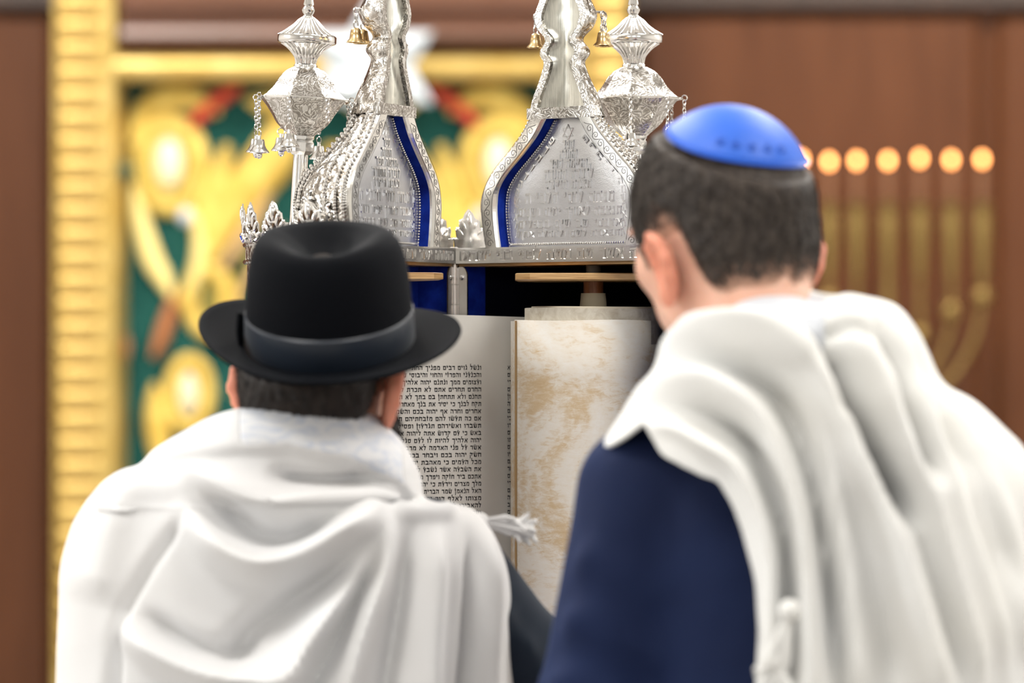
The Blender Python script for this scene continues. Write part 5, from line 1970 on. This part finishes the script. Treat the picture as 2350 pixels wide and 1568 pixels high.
# ---- skullcap, following the crown of the head
e1 = np.cross(kip_ax, [0, 1.0, 0]); e1 /= np.linalg.norm(e1)
e2 = np.cross(kip_ax, e1)
nA, nr = 72, 16
kc = cR + RR_ @ np.array([0, -.012, .015])
AM = math.radians(50)
def kip(q, up, a):
    d = kip_ax * math.cos(AM * q) + (e1 * math.cos(a) + e2 * math.sin(a)) * math.sin(AM * q)
    l_ = RR_.T @ d
    rr = 1.0 / math.sqrt((l_[0] / .077) ** 2 + (l_[1] / .099) ** 2 + (l_[2] / .092) ** 2)
    rr = .6 * rr + .4 * .088
    return kc + d * (rr + up)
V = [kip(j / (nr - 1), .0075 + .003 * math.cos(math.pi / 2 * j / (nr - 1)), 2 * math.pi * i / nA) for i in range(nA) for j in range(nr)]
kp = obj('skullcap', V, grid_faces(nA, nr, wrap_u=True), 'satin_blue', p2)
kp['label'] = 'bright blue satin skullcap'
solidify(kp, .002, 1.0)
V, F = tube([kip(1.005, .0075, a) for a in np.linspace(0, 2 * math.pi, 73)], .0019, 6, caps=False)
obj('stitched_edge', V, F, 'satin_blue_edge', kp)
# faint row of printed florets near the back edge
for a in (-2.25, -2.0, -1.75, -1.5, -1.25):
    mb = MB()
    sgn = 1 if kip(.8, 0, 1.57)[1] < kip(.8, 0, -1.57)[1] else -1
    for k in range(6):
        an = k * math.pi / 3
        ctr = kip(.80 + .035 * math.sin(an), .0103, -sgn * (a + .045 * math.cos(an)))
        mb.add(*sphere(ctr, .0014, 6, 4))
    mb.build('printed_floret', 'kippah_print', kp)

# ---- his shawl
rowsR = [(640, 1715, 1822, 3.945, .030, .05), (656, 1690, 1852, 3.945, .055, .06), (672, 1662, 1885, 3.94, .074, .07), (688, 1645, 2010, 3.935, .090, .08), (708, 1630, 2062, 3.93, .102, .09),
         (760, 1592, 2102, 3.93, .116, .10), (805, 1542, 2126, 3.93, .126, .105), (860, 1488, 2152, 3.93, .134, .11), (895, 1462, 2182, 3.93, .139, .115), (930, 1438, 2238, 3.93, .143, .12),
         (985, 1405, 2300, 3.93, .148, .125), (1030, 1380, 2345, 3.93, .152, .13), (1110, 1345, 2395, 3.93, .157, .135), (1250, 1325, 2420, 3.93, .162, .14), (1568, 1310, 2440, 3.93, .170, .145), (2150, 1290, 2470, 3.93, .18, .15)]
foldsR = [
    # main fold from the nape over the back
    ([(1470, 860), (1560, 815), (1660, 795), (1770, 800), (1870, 860), (1940, 960), (1998, 1090), (2050, 1230), (2100, 1400), (2150, 1580), (2200, 1800)], 40, .034, 1.5),
    # shadowed crease under the neckband and the edge that rolls over it
    ([(1520, 800), (1600, 762), (1700, 740), (1800, 744), (1880, 780), (1930, 840)], 13, -.016, 1.2),
    ([(1460, 860), (1580, 800), (1690, 774), (1800, 778), (1890, 830), (1960, 930), (2010, 1040)], 18, .018, 1.6),
    # deep gap between the two hanging halves
    ([(1870, 740), (1925, 830), (1965, 930), (2010, 1030), (2060, 1130), (2100, 1230)], 30, -.050, 1.2),
    ([(1860, 800), (1915, 880), (1960, 970)], 22, -.014, 1.3),
    ([(1880, 745), (1960, 760), (2000, 800)], 16, -.010, 1.3),
    # right half
    ([(1900, 640), (1960, 740), (2005, 880), (2060, 1010), (2105, 1130), (2155, 1300), (2205, 1480), (2250, 1700)], 32, .028, -1.5),
    ([(1990, 660), (2050, 770), (2095, 900), (2135, 1010), (2195, 1180), (2262, 1400), (2320, 1620)], 28, .018, 1.6),
    ([(1985, 720), (2040, 830), (2075, 940), (2120, 1050), (2150, 1140)], 20, -.022, 1.3),
    ([(2090, 760), (2150, 890), (2205, 1000), (2268, 1150), (2340, 1400)], 24, -.016, 1.8),
    ([(2180, 1000), (2260, 1120), (2320, 1300), (2370, 1550)], 34, .014, 1.6),
    ([(2080, 1060), (2130, 1240), (2180, 1420), (2225, 1600)], 18, -.018, 1.5),
    # left half
    ([(1400, 960), (1520, 885), (1640, 880), (1740, 950), (1795, 1060), (1832, 1200), (1852, 1400), (1862, 1600), (1862, 1800)], 30, .026, 1.6),
    ([(1430, 985), (1540, 985), (1620, 1025), (1692, 1078), (1735, 1160), (1764, 1280), (1768, 1420), (1772, 1700)], 24, .022, -1.3),
    ([(1520, 935), (1640, 955), (1722, 1015), (1770, 1110), (1804, 1230), (1814, 1400), (1822, 1650)], 20, -.028, 1.4),
    ([(1440, 890), (1560, 838), (1660, 836), (1765, 880), (1825, 970), (1866, 1090), (1896, 1250), (1920, 1450), (1935, 1700)], 20, -.022, 1.6),
    ([(1790, 850), (1865, 980), (1910, 1120), (1944, 1300), (1964, 1500), (1975, 1700)], 28, .012, 1.8),
    ([(1950, 1040), (2005, 1230), (2036, 1400), (2066, 1620)], 20, -.012, 1.8),
]
collarR = [(1585, 790), (1640, 742), (1720, 722), (1800, 728), (1860, 752), (1905, 800)]
edge = [(1180, 2400), (1180, 1010), (1300, 1030), (1385, 1028), (1430, 1004), (1482, 972), (1500, 1010), (1520, 1046), (1600, 1088), (1650, 1104), (1690, 1180), (1718, 1270), (1736, 1350), (1742, 1450), (1732, 1568), (1728, 1700), (1725, 2400)]
G, ix, iy, bk = loft_shawl(rowsR, -150, 165, 320, 320, foldsR, [(collarR, 6, -.013)], phase=1.7)
fx = (ix[:-1, :-1] + ix[1:, 1:]) / 2; fy = (iy[:-1, :-1] + iy[1:, 1:]) / 2; fb = (bk[:-1, :-1] + bk[1:, 1:]) / 2
cut = inside_poly(fx, fy, edge) & (fx < 1760)
cr_ = np.array(collarR, float)
in_col = (fy < np.interp(fx, cr_[:, 0], cr_[:, 1])) & (fx > 1585) & (fx < 1895) & (fb > .4)
V, F = grid_to_mesh(G, ~cut & ~in_col)
sh = obj('prayer_shawl', V, F, 'wool_ivory', p2)
sh['label'] = 'ivory wool prayer shawl thrown back over both shoulders'
solidify(sh, .004, 1.0)
V, F = grid_to_mesh(G, in_col & ~cut)
nb = obj('neckband', V, F, 'collar_white', sh)
nb['label'] = 'plain white neckband standing at the nape'
solidify(nb, .004, 1.0)
tassel(P(1818, 1380, 3.70), P(1772, 1560, 3.695), 'tassel', sh, 'wool_ivory', 18, .0026, .008)
tassel(P(1775, 1500, 3.70), P(1800, 1650, 3.69), 'tassel', sh, 'wool_ivory', 14, .0026, .008)
